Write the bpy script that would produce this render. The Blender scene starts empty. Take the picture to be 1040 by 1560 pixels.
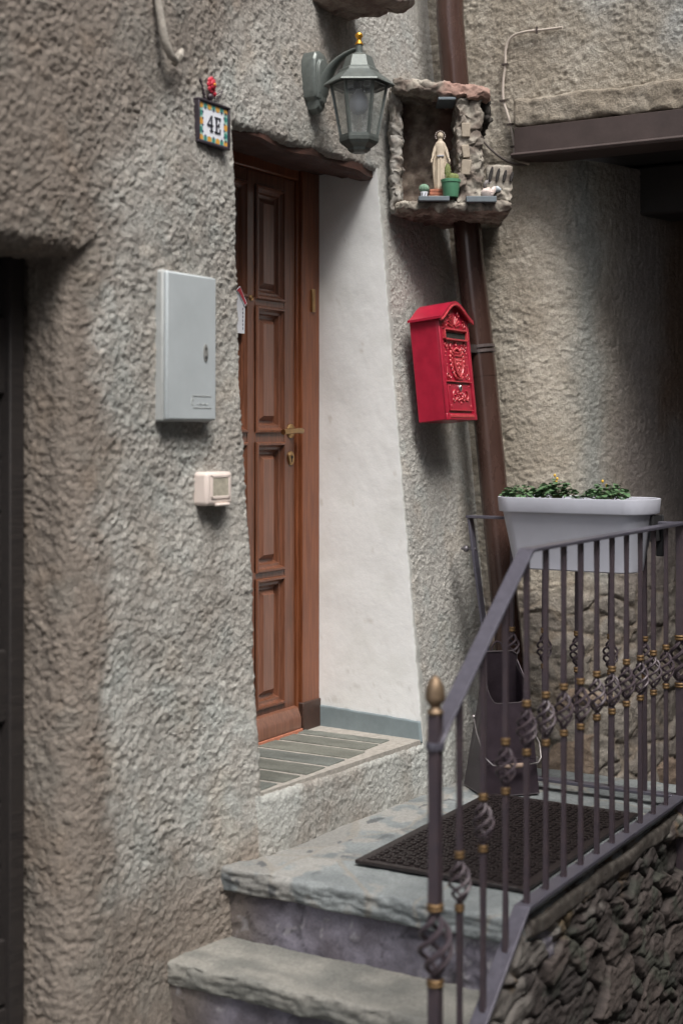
import bpy, math, random
import numpy as np
from mathutils import Vector, Matrix
random.seed(7)
rad = math.radians
C = bpy.context.scene.collection
SC = bpy.context.scene

# ------------------------------------------------------------ camera, sky, sun, exposure
cd = bpy.data.cameras.new('camera'); cam = bpy.data.objects.new('camera', cd); C.objects.link(cam)
cam.location = (0, 0, 2.0); cam.rotation_euler = (rad(90), 0, rad(-59.4))
cd.sensor_width = 36; cd.sensor_fit = 'AUTO'; cd.lens = 50.77; cd.shift_y = -0.0769
cd.clip_start = 0.05; cd.clip_end = 200
cd.dof.use_dof = True; cd.dof.focus_distance = 4.75; cd.dof.aperture_fstop = 1.7; cd.dof.aperture_blades = 9
SC.camera = cam
LV = Vector((-0.78, -1.0, 2.05)).normalized()           # towards the light
w = bpy.data.worlds.new('World'); SC.world = w; w.use_nodes = True
nt = w.node_tree; bg = nt.nodes['Background']
sky = nt.nodes.new('ShaderNodeTexSky'); sky.sky_type = 'NISHITA'; sky.sun_disc = False
sky.sun_elevation = math.asin(LV.z); sky.sun_rotation = math.atan2(LV.x, LV.y); sky.dust_density = 4.0; sky.air_density = 1.0
hs = nt.nodes.new('ShaderNodeHueSaturation'); hs.inputs['Saturation'].default_value = 0.42
nt.links.new(sky.outputs[0], hs.inputs['Color']); nt.links.new(hs.outputs[0], bg.inputs[0]); bg.inputs[1].default_value = 0.14
sd = bpy.data.lights.new('sun', 'SUN'); sun = bpy.data.objects.new('sun', sd); C.objects.link(sun)
sd.energy = 2.4; sd.angle = rad(22); sd.color = (1.0, 0.965, 0.92)
sun.rotation_euler = LV.to_track_quat('Z', 'Y').to_euler(); sun.location = (0, 0, 12)
SC.view_settings.view_transform = 'Standard'; SC.view_settings.look = 'None'; SC.view_settings.gamma = 1
SC.view_settings.exposure = 0.72

# ------------------------------------------------------------ noise
rs = np.random.RandomState(3)
GT = rs.normal(size=(4096, 3)); GT /= np.linalg.norm(GT, axis=1)[:, None]
JT = rs.rand(4096, 4)
def hsh(i, j, k, seed):
    h = (i * 73856093) ^ (j * 19349663) ^ (k * 83492791) ^ (seed * 2654435761)
    h = (h ^ (h >> 13)) * 1274126177
    return ((h ^ (h >> 16)) & 4095).astype(np.int64)
def perlin(p, seed=0):
    sh = p.shape[:-1]; p = p.reshape(-1, 3); b = np.floor(p).astype(np.int64); f = p - b
    u = f * f * f * (f * (f * 6 - 15) + 10); out = np.zeros(len(p))
    for dx in (0, 1):
        wx = u[:, 0] if dx else 1 - u[:, 0]
        for dy in (0, 1):
            wy = u[:, 1] if dy else 1 - u[:, 1]
            for dz in (0, 1):
                wz = u[:, 2] if dz else 1 - u[:, 2]
                g = GT[hsh(b[:, 0] + dx, b[:, 1] + dy, b[:, 2] + dz, seed)]
                out += wx * wy * wz * ((f[:, 0] - dx) * g[:, 0] + (f[:, 1] - dy) * g[:, 1] + (f[:, 2] - dz) * g[:, 2])
    return (out * 1.5).reshape(sh)
def fbm(p, n=4, seed=0, gain=.5):
    o = 0; a = 1; s = 0
    for i in range(n): o = o + a * perlin(p * 2 ** i + 17.3 * i, seed + i); s += a; a *= gain
    return o / s
def worley(p, seed=0):
    sh = p.shape[:-1]; p = p.reshape(-1, 3); b = np.floor(p).astype(np.int64)
    f1 = np.full(len(p), 9.); f2 = np.full(len(p), 9.); idr = np.zeros(len(p))
    for dx in (-1, 0, 1):
        for dy in (-1, 0, 1):
            for dz in (-1, 0, 1):
                c = b + (dx, dy, dz); J = JT[hsh(c[:, 0], c[:, 1], c[:, 2], seed)]
                d = np.sqrt(((c + .1 + .8 * J[:, :3] - p) ** 2).sum(1))
                m = d < f1; f2 = np.where(m, f1, np.minimum(f2, d)); idr = np.where(m, J[:, 3], idr); f1 = np.where(m, d, f1)
    return f1.reshape(sh), f2.reshape(sh), idr.reshape(sh)
def sst(x, a, b):
    t = np.clip((x - a) / (b - a), 0, 1); return t * t * (3 - 2 * t)
def lerp(a, b, t): return a + (np.asarray(b) - a) * t[..., None]

# ------------------------------------------------------------ materials
def newmat(name):
    m = bpy.data.materials.new(name); m.use_nodes = True
    return m, m.node_tree, m.node_tree.nodes['Principled BSDF']
def mat(name, col, rough=.6, metal=0, var=.12, vscale=18, bump=0, bscale=120, spec=.5, col2=None, stretch=(1, 1, 1), coat=0, bd=.002):
    m, nt, b = newmat(name); N = nt.nodes; L = nt.links
    tc = N.new('ShaderNodeTexCoord'); mp = N.new('ShaderNodeMapping'); mp.inputs['Scale'].default_value = stretch
    L.new(tc.outputs['Object'], mp.inputs[0])
    n = N.new('ShaderNodeTexNoise'); n.inputs['Scale'].default_value = vscale; n.inputs['Detail'].default_value = 6; n.inputs['Roughness'].default_value = .65
    L.new(mp.outputs[0], n.inputs[0])
    r = N.new('ShaderNodeValToRGB'); r.color_ramp.elements[0].position = .38 if coat else .3; r.color_ramp.elements[1].position = .62 if coat else .7
    c2 = col2 if col2 else tuple(min(1, c * (1 + var)) for c in col); c1 = col if col2 else tuple(c * (1 - var) for c in col)
    r.color_ramp.elements[0].color = (*c1, 1); r.color_ramp.elements[1].color = (*c2, 1)
    L.new(n.outputs[0], r.inputs[0]); L.new(r.outputs[0], b.inputs['Base Color'])
    b.inputs['Metallic'].default_value = metal; b.inputs['Specular IOR Level'].default_value = spec; b.inputs['Coat Weight'].default_value = coat
    mr = N.new('ShaderNodeMapRange'); mr.inputs[3].default_value = max(.03, rough - .1); mr.inputs[4].default_value = min(1, rough + .1)
    L.new(n.outputs[0], mr.inputs[0]); L.new(mr.outputs[0], b.inputs['Roughness'])
    if bump:
        n2 = N.new('ShaderNodeTexNoise'); n2.inputs['Scale'].default_value = bscale; n2.inputs['Detail'].default_value = 5
        L.new(mp.outputs[0], n2.inputs[0])
        bp = N.new('ShaderNodeBump'); bp.inputs['Strength'].default_value = bump; bp.inputs['Distance'].default_value = bd
        L.new(n2.outputs[0], bp.inputs['Height']); L.new(bp.outputs[0], b.inputs['Normal'])
    return m
def attrmat(name, rough=.95, bump=.5, bscale=260, bd=.002, speck=.25, spec=.25):
    """base colour stored per vertex (stains, patches, painted light and shade of the plaster or stone), grain added by noise"""
    m, nt, b = newmat(name); N = nt.nodes; L = nt.links
    a = N.new('ShaderNodeAttribute'); a.attribute_name = 'Col'
    tc = N.new('ShaderNodeTexCoord')
    n = N.new('ShaderNodeTexNoise'); n.inputs['Scale'].default_value = bscale; n.inputs['Detail'].default_value = 4; n.inputs['Roughness'].default_value = .7
    L.new(tc.outputs['Object'], n.inputs[0])
    mr = N.new('ShaderNodeMapRange'); mr.inputs[1].default_value = .3; mr.inputs[2].default_value = .7
    mr.inputs[3].default_value = 1 - speck; mr.inputs[4].default_value = 1 + speck
    L.new(n.outputs[0], mr.inputs[0])
    vm = N.new('ShaderNodeVectorMath'); vm.operation = 'SCALE'; L.new(a.outputs['Color'], vm.inputs[0]); L.new(mr.outputs[0], vm.inputs['Scale'])
    L.new(vm.outputs[0], b.inputs['Base Color']); b.inputs['Roughness'].default_value = rough; b.inputs['Specular IOR Level'].default_value = spec
    bp = N.new('ShaderNodeBump'); bp.inputs['Strength'].default_value = bump; bp.inputs['Distance'].default_value = bd
    L.new(n.outputs[0], bp.inputs['Height']); L.new(bp.outputs[0], b.inputs['Normal'])
    return m
M = {}
M['roughcast'] = attrmat('roughcast', .95, .9, 125, .0065, .26)
M['stone'] = attrmat('stone', .8, .6, 120, .003, .2, .35)
M['white_plaster'] = mat('white_plaster', (.78, .79, .79), .75, 0, .025, 9, .2, 45, .3, bd=.003)
M['skirt'] = mat('grey_paint', (.20, .245, .26), .6, 0, .12, 20, .2, 80)
M['whitewash'] = attrmat('whitewash', .8, .25, 60, .003, .02, .3)
def woodmat(name, c1, c2, rough, coat, stretch, bump=.25):
    m = mat(name, c1, rough, 0, .2, 9, bump, 30, .5, c2, stretch, coat, .0015); return m
M['door_wood'] = woodmat('varnished_door_wood', (.095, .036, .019), (.175, .067, .036), .33, .25, (14, 14, .7))
M['panel_wood'] = woodmat('varnished_panel_wood', (.13, .056, .035), (.205, .090, .056), .33, .25, (16, 16, .7))
M['frame_wood'] = woodmat('varnished_frame_wood', (.12, .036, .014), (.205, .066, .026), .35, .2, (14, 14, .6))
M['beam_wood'] = woodmat('old_beam_wood', (.026, .012, .009), (.085, .034, .022), .7, 0, (2, 10, 10), .8)
M['dark_wood'] = woodmat('dark_board_wood', (.008, .006, .006), (.022, .017, .015), .7, 0, (1, 10, 10), .8)
M['brass'] = mat('worn_brass', (.42, .27, .13), .38, 1, .15, 60)
M['gold'] = mat('gold_paint', (.20, .125, .06), .55, .7, .4, 120, .2, 300)
M['bronze'] = mat('bronze_finial', (.22, .155, .10), .55, .7, .25, 90, .2, 200)
M['gilt'] = mat('bright_gilt', (.75, .38, .05), .3, .9, .1, 60)
M['iron'] = mat('painted_iron', (.054, .043, .054), .45, .2, .25, 28, .5, 150, .5, (.078, .056, .062))
M['rail'] = mat('sky_lit_iron', (.105, .100, .125), .32, .3, .15, 60, .2, 120)  # iron colour lightened and blued to stand for sky light on the rails
M['copper_pipe'] = mat('brown_coated_pipe', (.070, .038, .030), .26, .3, .14, 14, .05, 60, .5, None, (1, 1, .3), .2)
M['steel_brown'] = mat('brown_painted_steel', (.060, .043, .040), .55, .1, .2, 12, .15, 80)
M['red'] = mat('red_enamel', (.35, .011, .034), .38, 0, .1, 25, .06, 90, .5, None, (1, 1, 1), .15)
M['red_relief'] = mat('red_enamel_relief', (.37, .018, .04), .38, 0, .1, 120, 0, 60, .5, (.50, .07, .07), (1, 1, 1), .15)  # lighter red on the raised ornament
M['black'] = mat('matt_black', (.008, .008, .009), .8, 0, .2, 60)
M['bristle'] = mat('draught_brush', (.03, .032, .026), .9, 0, .4, 200)
M['chrome'] = mat('chrome', (.6, .6, .6), .2, 1, .05, 60)
M['grey_plastic'] = mat('pale_grey_cabinet_plastic', (.40, .435, .45), .5, 0, .09, 5, .1, 60, .4)
M['grey_plastic2'] = mat('dull_grey_box_plastic', (.36, .375, .37), .6, 0, .08, 20, .1, 60)
M['hole'] = mat('dirty_latch', (.05, .05, .05), .6, 0, .5, 200)
M['cream_plastic'] = mat('cream_plastic', (.66, .57, .52), .4, 0, .04, 20, 0)
M['bell_card'] = mat('yellowed_label', (.40, .37, .30), .35, 0, .25, 70, 0)
M['lamp'] = mat('grey_green_lamp_metal', (.115, .130, .122), .42, .3, .16, 50, .2, 200)
M['bulb'] = mat('frosted_bulb', (.50, .50, .56), .25, 0, .03, 20)
M['planter'] = mat('pale_grey_planter_plastic', (.46, .47, .53), .42, 0, .07, 6, .03, 60)
M['soil'] = mat('potting_soil', (.05, .035, .025), .95, 0, .5, 80, .8, 80)
M['leaf'] = mat('leaf', (.045, .10, .042), .55, 0, .3, 40, 0, 60, .35, (.12, .21, .10))
M['yellow'] = mat('yellow_flower', (.70, .42, .04), .6, 0, .2, 60)
M['rubber'] = mat('black_rubber', (.016, .011, .011), .5, 0, .3, 80, .3, 200)
M['hod'] = mat('dark_hod_metal', (.048, .036, .045), .34, .45, .2, 25, .12, 60)
M['wire'] = mat('bright_wire', (.30, .28, .28), .35, .8, .1, 60)
M['white_cable'] = mat('dirty_white_cable', (.46, .40, .35), .6, 0, .12, 40)
M['dark_cable'] = mat('dark_cable', (.06, .045, .04), .6, 0, .12, 40)
M['tile_white'] = mat('glazed_white', (.72, .74, .80), .2, 0, .02, 40)
M['orange'] = mat('glaze_orange', (.62, .32, .06), .25, 0, .1, 200)
M['teal'] = mat('glaze_teal', (.05, .25, .20), .25, 0, .2, 200)
M['navy'] = mat('glaze_navy', (.02, .03, .10), .3, 0, .2, 200)
M['mint'] = mat('glaze_mint', (.30, .52, .44), .25, 0, .1, 200)
M['terracotta'] = mat('terracotta', (.40, .15, .09), .85, 0, .25, 60, .4, 120)
M['cream_figure'] = mat('cream_painted_figure', (.56, .48, .38), .55, 0, .1, 70, .1, 120, .4, (.44, .36, .27))
M['green_pot'] = mat('green_pot_plastic', (.085, .23, .135), .4, 0, .08, 40)
M['cactus'] = mat('cactus_green', (.14, .17, .05), .7, 0, .25, 150, .6, 300)
M['cactus2'] = mat('pale_cactus_green', (.16, .27, .19), .7, 0, .25, 200, .8, 300)
M['shell'] = mat('shell_white', (.60, .50, .46), .5, 0, .2, 60, .2, 200)
M['blue_grey_slate'] = mat('blue_grey_slate', (.125, .15, .17), .6, 0, .15, 30, .3, 80)
M['sign_red'] = mat('sign_red', (.42, .03, .05), .4, 0, .05, 50)
M['sign_white'] = mat('sign_white', (.66, .68, .72), .4, 0, .04, 50)
M['flower_red'] = mat('flower_red', (.33, .005, .02), .45, 0, .2, 150, 0, 60, .4, (.62, .05, .08))
M['asphalt'] = mat('cobble', (.10, .095, .09), .9, 0, .3, 6, .8, 30, .3, bd=.02)
def glassmat():
    m, nt, b = newmat('hammered_lamp_glass'); N = nt.nodes; L = nt.links
    tr = N.new('ShaderNodeBsdfTransparent'); tr.inputs[0].default_value = (.96, .98, .97, 1)
    gl = N.new('ShaderNodeBsdfGlossy'); gl.inputs['Roughness'].default_value = .16
    df = N.new('ShaderNodeBsdfDiffuse'); df.inputs[0].default_value = (.5, .55, .56, 1)
    n = N.new('ShaderNodeTexVoronoi'); n.inputs['Scale'].default_value = 160
    tc = N.new('ShaderNodeTexCoord'); L.new(tc.outputs['Object'], n.inputs[0])
    bp = N.new('ShaderNodeBump'); bp.inputs['Strength'].default_value = .5; bp.inputs['Distance'].default_value = .002
    L.new(n.outputs[0], bp.inputs['Height']); L.new(bp.outputs[0], gl.inputs['Normal']); L.new(bp.outputs[0], df.inputs['Normal'])
    m1 = N.new('ShaderNodeMixShader'); m1.inputs[0].default_value = .11; L.new(tr.outputs[0], m1.inputs[1]); L.new(gl.outputs[0], m1.inputs[2])
    m2 = N.new('ShaderNodeMixShader'); m2.inputs[0].default_value = .08; L.new(m1.outputs[0], m2.inputs[1]); L.new(df.outputs[0], m2.inputs[2])
    L.new(m2.outputs[0], N['Material Output'].inputs[0]); return m
M['glass'] = glassmat()

# ------------------------------------------------------------ object helpers
def tag(o, label=None, cat=None, group=None, kind=None):
    if label: o['label'] = label
    if cat: o['category'] = cat
    if group: o['group'] = group
    if kind: o['kind'] = kind
    return o
def thing(name, label, cat, loc, rotz=0, group=None, tilt=0):
    o = bpy.data.objects.new(name, None); C.objects.link(o); o.empty_display_size = .1
    o.location = loc; o.rotation_euler = (tilt, 0, rotz); return tag(o, label, cat, group)
def base_of(o):
    v = Vector((0, 0, 0))
    while o is not None: v = v + o.location; o = o.parent
    return v
def link(name, me, parent, world):
    o = bpy.data.objects.new(name, me); C.objects.link(o)
    if parent is not None:
        o.parent = parent
        if world: me.transform(Matrix.Translation(-base_of(parent)))
    return o
class MB:
    def __init__(s): s.v = []; s.f = []; s.mi = []; s.k = 0; s.T = Matrix.Identity(4)
    def add(s, vs, fs):
        n = len(s.v); s.v += [tuple(s.T @ Vector(p)) for p in vs]
        for f in fs: s.f.append([n + i for i in f]); s.mi.append(s.k)
        return s
    def box(s, x0, x1, y0, y1, z0, z1):
        return s.add([(x0, y0, z0), (x1, y0, z0), (x1, y1, z0), (x0, y1, z0), (x0, y0, z1), (x1, y0, z1), (x1, y1, z1), (x0, y1, z1)],
                     [(0, 3, 2, 1), (4, 5, 6, 7), (0, 1, 5, 4), (1, 2, 6, 5), (2, 3, 7, 6), (3, 0, 4, 7)])
    def loft(s, rings, cap=True, closed=True):
        n = len(rings[0]); vs = [p for r in rings for p in r]; fs = []
        for i in range(len(rings) - 1):
            for j in range(n if closed else n - 1):
                a = i * n + j; b = i * n + (j + 1) % n; fs.append((a, b, b + n, a + n))
        if cap: fs.append(tuple(reversed(range(n)))); fs.append(tuple(range((len(rings) - 1) * n, len(rings) * n)))
        return s.add(vs, fs)
    def lathe(s, prof, seg=20, c=(0, 0, 0), rot0=0, sx=1, sy=1):
        return s.loft([[(c[0] + sx * r * math.cos(rot0 + 2 * math.pi * j / seg), c[1] + sy * r * math.sin(rot0 + 2 * math.pi * j / seg), c[2] + z) for j in range(seg)] for r, z in prof])
    def tube(s, pts, r, seg=8, flat=None, cap=True):
        pts = [Vector(p) for p in pts]; n = len(pts); rings = []; up = None
        for i, p in enumerate(pts):
            t = (pts[min(i + 1, n - 1)] - pts[max(i - 1, 0)]).normalized()
            if up is None: up = Vector((0, 0, 1)) if abs(t.z) < .9 else Vector((1, 0, 0))
            a = (up - t * up.dot(t)).normalized(); up = a; b = t.cross(a)
            ri = r[i] if isinstance(r, (list, tuple)) else r
            fa, fb = flat if flat else (1, 1)
            rings.append([tuple(p + a * (ri * fa * math.cos(2 * math.pi * j / seg)) + b * (ri * fb * math.sin(2 * math.pi * j / seg))) for j in range(seg)])
        return s.loft(rings, cap)
    def bar(s, p, q, wa, wb, up=(0, 0, 1)):       # rectangular bar, wa across 'up' direction, wb the other
        p = Vector(p); q = Vector(q); t = (q - p).normalized(); u = Vector(up); a = (u - t * u.dot(t)).normalized(); b = t.cross(a)
        R = [[tuple(x + a * (i * wa / 2) + b * (j * wb / 2)) for i, j in ((-1, -1), (1, -1), (1, 1), (-1, 1))] for x in (p, q)]
        return s.loft(R)
    def prism(s, poly, y0, y1):                   # poly in (x,z), extruded in y
        n = len(poly)
        return s.add([(x, y0, z) for x, z in poly] + [(x, y1, z) for x, z in poly],
                     [tuple(range(n)), tuple(reversed(range(n, 2 * n)))] + [(j, j + n, (j + 1) % n + n, (j + 1) % n) for j in range(n)])
    def ball(s, c, r, seg=12, sc=(1, 1, 1), rings=8):
        return s.loft([[(c[0] + sc[0] * r * math.sin(math.pi * i / rings) * math.cos(2 * math.pi * j / seg), c[1] + sc[1] * r * math.sin(math.pi * i / rings) * math.sin(2 * math.pi * j / seg),
                         c[2] - sc[2] * r * math.cos(math.pi * i / rings)) for j in range(seg)] for i in [.02] + list(range(1, rings)) + [rings - .02]])
    def build(s, name, m, parent=None, smooth=False, bevel=0, world=True, seg=2):
        me = bpy.data.meshes.new(name); me.from_pydata(s.v, [], s.f)
        for x in (m if isinstance(m, (list, tuple)) else [m]): me.materials.append(x)
        me.polygons.foreach_set('material_index', s.mi)
        import bmesh
        b = bmesh.new(); b.from_mesh(me); bmesh.ops.recalc_face_normals(b, faces=b.faces); b.to_mesh(me); b.free()
        if smooth: me.polygons.foreach_set('use_smooth', [True] * len(me.polygons)); me.set_sharp_from_angle(angle=rad(38))
        o = link(name, me, parent, world)
        if bevel:
            bv = o.modifiers.new('bevel', 'BEVEL'); bv.width = bevel; bv.segments = seg; bv.limit_method = 'ANGLE'; bv.harden_normals = False
            if not smooth: me.polygons.foreach_set('use_smooth', [True] * len(me.polygons)); me.set_sharp_from_angle(angle=rad(38))
        return o
def gridmesh(name, Ps, m, parent=None, world=True):
    """Ps: list of (P[n,m,3], col[n,m,3], keep[n-1,m-1] or None); one mesh"""
    V = []; Q = []; K = []; off = 0
    for P, col, keep in Ps:
        n, k = P.shape[:2]; idx = np.arange(n * k).reshape(n, k)
        q = np.stack([idx[:-1, :-1], idx[1:, :-1], idx[1:, 1:], idx[:-1, 1:]], -1)
        q = q[keep] if keep is not None else q.reshape(-1, 4)
        used = np.unique(q); rm = np.full(n * k, -1); rm[used] = np.arange(len(used))
        V.append(P.reshape(-1, 3)[used]); K.append(np.broadcast_to(col, P.shape).reshape(-1, 3)[used]); Q.append(rm[q] + off); off += len(used)
    V = np.concatenate(V); Q = np.concatenate(Q); K = np.concatenate(K)
    me = bpy.data.meshes.new(name); me.vertices.add(len(V)); me.vertices.foreach_set('co', V.astype(np.float32).ravel())
    me.loops.add(len(Q) * 4); me.loops.foreach_set('vertex_index', Q.astype(np.int32).ravel())
    me.polygons.add(len(Q)); me.polygons.foreach_set('loop_start', np.arange(len(Q), dtype=np.int32) * 4)
    me.polygons.foreach_set('use_smooth', np.ones(len(Q), dtype=bool))
    me.update(); me.validate()
    a = me.attributes.new('Col', 'FLOAT_COLOR', 'POINT')
    a.data.foreach_set('color', np.concatenate([np.clip(K, 0.003, 1), np.ones((len(K), 1))], 1).astype(np.float32).ravel())
    me.materials.append(m)
    return link(name, me, parent, world)
def normals(P, flip=1):
    n = np.cross(np.gradient(P, axis=0), np.gradient(P, axis=1)); n /= np.maximum(np.linalg.norm(n, axis=-1, keepdims=True), 1e-9)
    return n * flip
def roughcast(P, s=1.0):
    """thrown-plaster relief in metres: clumps, small lumps and slow waves"""
    Wp = P + .004 * np.stack([perlin(P / .02, 50), perlin(P / .02, 51), perlin(P / .02, 52)], -1)
    f1, f2, r = worley(Wp / (.0138 * s), 5); g1, g2, r2 = worley(Wp / (.0078 * s), 9)
    grit = np.sqrt(np.clip(1 - (f1 / .62) ** 2, 0, 1)) * sst(r, .25, .6); grit2 = np.sqrt(np.clip(1 - (g1 / .6) ** 2, 0, 1)) * sst(r2, .2, .7)
    amt = .8 + .7 * perlin(P / .17, 77) + .25 * perlin(P / .05, 78)
    pit = sst(-fbm(P / .016, 3, 28), .12, .45)
    return (.0046 * s * grit + .0034 * s * grit2 - .0048 * pit * s) * np.clip(amt, .22, 1.5) + .0085 * s * fbm(P / .028, 4, 21, .6) + .010 * perlin(P / .33, 31) - .003

def roughbox(bx, res, disp, colf, r=.012, open_faces=()):
    """box with rounded, worn faces; disp(P)->vector offset, colf(P)->colour; returns grids"""
    x0, x1, y0, y1, z0, z1 = bx; lo = np.array([x0, y0, z0]); hi = np.array([x1, y1, z1]); out = []
    for ax in range(3):
        a, b = [i for i in range(3) if i != ax]
        na = max(2, int((hi[a] - lo[a]) / res) + 2); nb = max(2, int((hi[b] - lo[b]) / res) + 2)
        A, B = np.meshgrid(np.linspace(lo[a], hi[a], na), np.linspace(lo[b], hi[b], nb), indexing='ij')
        for sgn in (0, 1):
            if (ax, sgn) in open_faces: continue
            P = np.zeros(A.shape + (3,)); P[..., a] = A; P[..., b] = B; P[..., ax] = (lo, hi)[sgn][ax]
            c = np.clip(P, lo + r, hi - r); d = P - c; ln = np.maximum(np.linalg.norm(d, axis=-1, keepdims=True), 1e-9)
            P = c + d / ln * r; P = P + disp(P)
            if (sgn == 1) != (ax == 1): pass
            else: P = P[::-1]
            out.append((P, colf(P), None))
    return out
def vnoise(P, sc, amp, seed=0, n=3):
    return amp * np.stack([fbm(P / sc, n, seed), fbm(P / sc + 31.7, n, seed + 5), fbm(P / sc - 12.1, n, seed + 9)], -1)
BROWN = np.array([.205, .176, .150]); PALE = np.array([.392, .385, .357]); GREY = np.array([.315, .303, .283])

# ============================================================ STREET
def grid_plane(x0, x1, y0, y1, z, res):
    X, Y = np.meshgrid(np.arange(x0, x1, res), np.arange(y0, y1, res), indexing='ij'); P = np.stack([X, Y, X * 0 + z], -1)
    f1, f2, r = worley(P / np.array([.11, .11, 9]), 3); P[..., 2] += .012 * sst(f2 - f1, 0, .25) + .01 * fbm(P / .5, 2, 2)
    return P, lerp(np.array([.05, .045, .04]), [.17, .16, .15], sst(f2 - f1, .03, .15)) * (.7 + .6 * r[..., None])
P, c = grid_plane(-6, 12, -8, 6, -.02, .035)
tag(gridmesh('street', [(P, c, None)], M['stone']), 'cobbled alley ground at the foot of the stone steps', kind='structure')
o = MB().box(-60, 60, -60, 60, -.12, -.06).build('ground', M['asphalt']); tag(o, 'ground under the alley and houses', kind='structure')

# ============================================================ HOUSE WITH THE DOOR
house = thing('stone_house', 'roughcast rendered house front with a brown panelled door and white door reveal', 'house', (3.4, 2.3, 0))
def wall_y(X, Z):
    b0 = np.interp(X, [2.7, 3.1, 3.28, 3.43, 4.4, 4.8], [2.35, 2.343, 2.320, 2.268, 2.19, 2.17])
    t0 = np.interp(X, [2.7, 3.1, 3.45, 4.8], [2.345, 2.340, 2.385, 2.385])
    return b0 + (t0 - b0) * (Z - .8) / 2.05
# openings: x0, x1, z0, z1, fold length, corner radius at side, at top
DOOR = (3.42, 4.292, .968, 2.885); LEFT = (1.2, 2.705, -2.0, 2.43)
def fold(X, Z, op, L, rr):
    x0, x1, z0, z1 = op
    dl = X - x0; dr = x1 - X; db = Z - z0; dt = z1 - Z
    q = np.minimum(np.minimum(dl, dr), np.minimum(db, dt))                # depth inside (>0)
    which = np.argmin(np.stack([dl, dr, db, dt]), 0)
    r = np.choose(which, rr); a = math.pi * r / 4
    th = np.clip((q + a) / r, 0, math.pi / 2)
    lat = np.where(q < -a, -q, np.where(q < a, r * (1 - np.sin(th)), 0)); dep = np.where(q < -a, 0, np.where(q < a, r * (1 - np.cos(th)), r + q - a))
    lat = np.where(q < -a, -q + (r - a) * np.exp(-np.clip(-q - a, 0, 9) / .15), lat)
    # lateral direction: outwards from nearest boundary
    inside = q > -a
    Xn = np.clip(X, x0, x1); Zn = np.clip(Z, z0, z1)
    X2 = X.copy(); Z2 = Z.copy()
    near = (q > -.7)
    ins = q >= 0
    qp = np.clip(q, 0, 9); side = which < 2
    Z2 = np.where(ins & side, Z + qp * np.exp(-np.clip(dt - q, 0, 9) / .3) - qp * np.exp(-np.clip(db - q, 0, 9) / .3), Z2)
    X2 = np.where(ins & ~side, X + qp * np.exp(-np.clip(dr - q, 0, 9) / .3) - qp * np.exp(-np.clip(dl - q, 0, 9) / .3), X2)
    for w_, (sx, sz) in enumerate(((-1, 0), (1, 0), (0, -1), (0, 1))):
        m = ins & (which == w_)
        if sx: X2[m] = (x0 if sx < 0 else x1) + sx * lat[m]
        else: Z2[m] = (z0 if sz < 0 else z1) + sz * lat[m]
    # outside points: move along direction from nearest boundary point
    out = ~ins; dx = X - Xn; dz = Z - Zn; d = np.maximum(np.hypot(dx, dz), 1e-9); q2 = -d
    r2 = np.choose(which, rr); a2 = math.pi * r2 / 4; th2 = np.clip((q2 + a2) / r2, 0, math.pi / 2)
    lat2 = np.where(q2 < -a2, d + (r2 - a2) * np.exp(-np.clip(d - a2, 0, 9) / .15), r2 * (1 - np.sin(th2))); dep2 = np.where(q2 < -a2, 0, r2 * (1 - np.cos(th2)))
    X2 = np.where(out, Xn + dx / d * lat2, X2); Z2 = np.where(out, Zn + dz / d * lat2, Z2); dep = np.where(out, dep2, dep)
    return X2, Z2, dep, np.where(out, q2, q)
xs = np.concatenate([np.arange(1.9, 2.36, .012), np.arange(2.36, 4.62, .0042), np.arange(4.62, 4.86, .006)])
zs = np.concatenate([np.arange(-.1, .55, .012), np.arange(.55, 3.5, .0042), np.arange(3.5, 5.6, .02)])
X, Z = np.meshgrid(xs, zs, indexing='ij')
wob = np.stack([X, X * 0, Z], -1)
Xw = X + .010 * perlin(wob / .22, 3) + .004 * perlin(wob / .07, 4); Zw = Z + .013 * perlin(wob / .25, 6) + .005 * perlin(wob / .06, 8)
qd = np.minimum(np.minimum(X - DOOR[0], DOOR[1] - X), np.minimum(Z - DOOR[2], DOOR[3] - Z)); useD = (X > 3.06)
X1, Z1, d1, q1 = fold(np.where(X < 4.0, Xw, X + .3 * (Xw - X)), np.where(Z < 1.2, Z, Zw), DOOR, .3, [.022, .012, .02, .030])
X2, Z2, d2, q2 = fold(Xw, Zw, LEFT, .3, [.05, .085, .05, .05])
Xf = np.where(useD, X1, X2); Zf = np.where(useD, Z1, Z2); dep = np.where(useD, d1, d2)
P = np.stack([Xf, wall_y(Xf, Zf) + dep, Zf], -1)
# blend zone between the two fold fields
nrm = normals(P); nrm[nrm[..., 1] > 0.2] *= -1
amp = .74 - .24 * sst(X, 3.3, 4.2) + .08 * (1 - sst(X + .1 * perlin(P / .3, 62), 2.7, 2.95))
hgt = roughcast(P) * amp + .012 * perlin(P / .5, 61)
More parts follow.
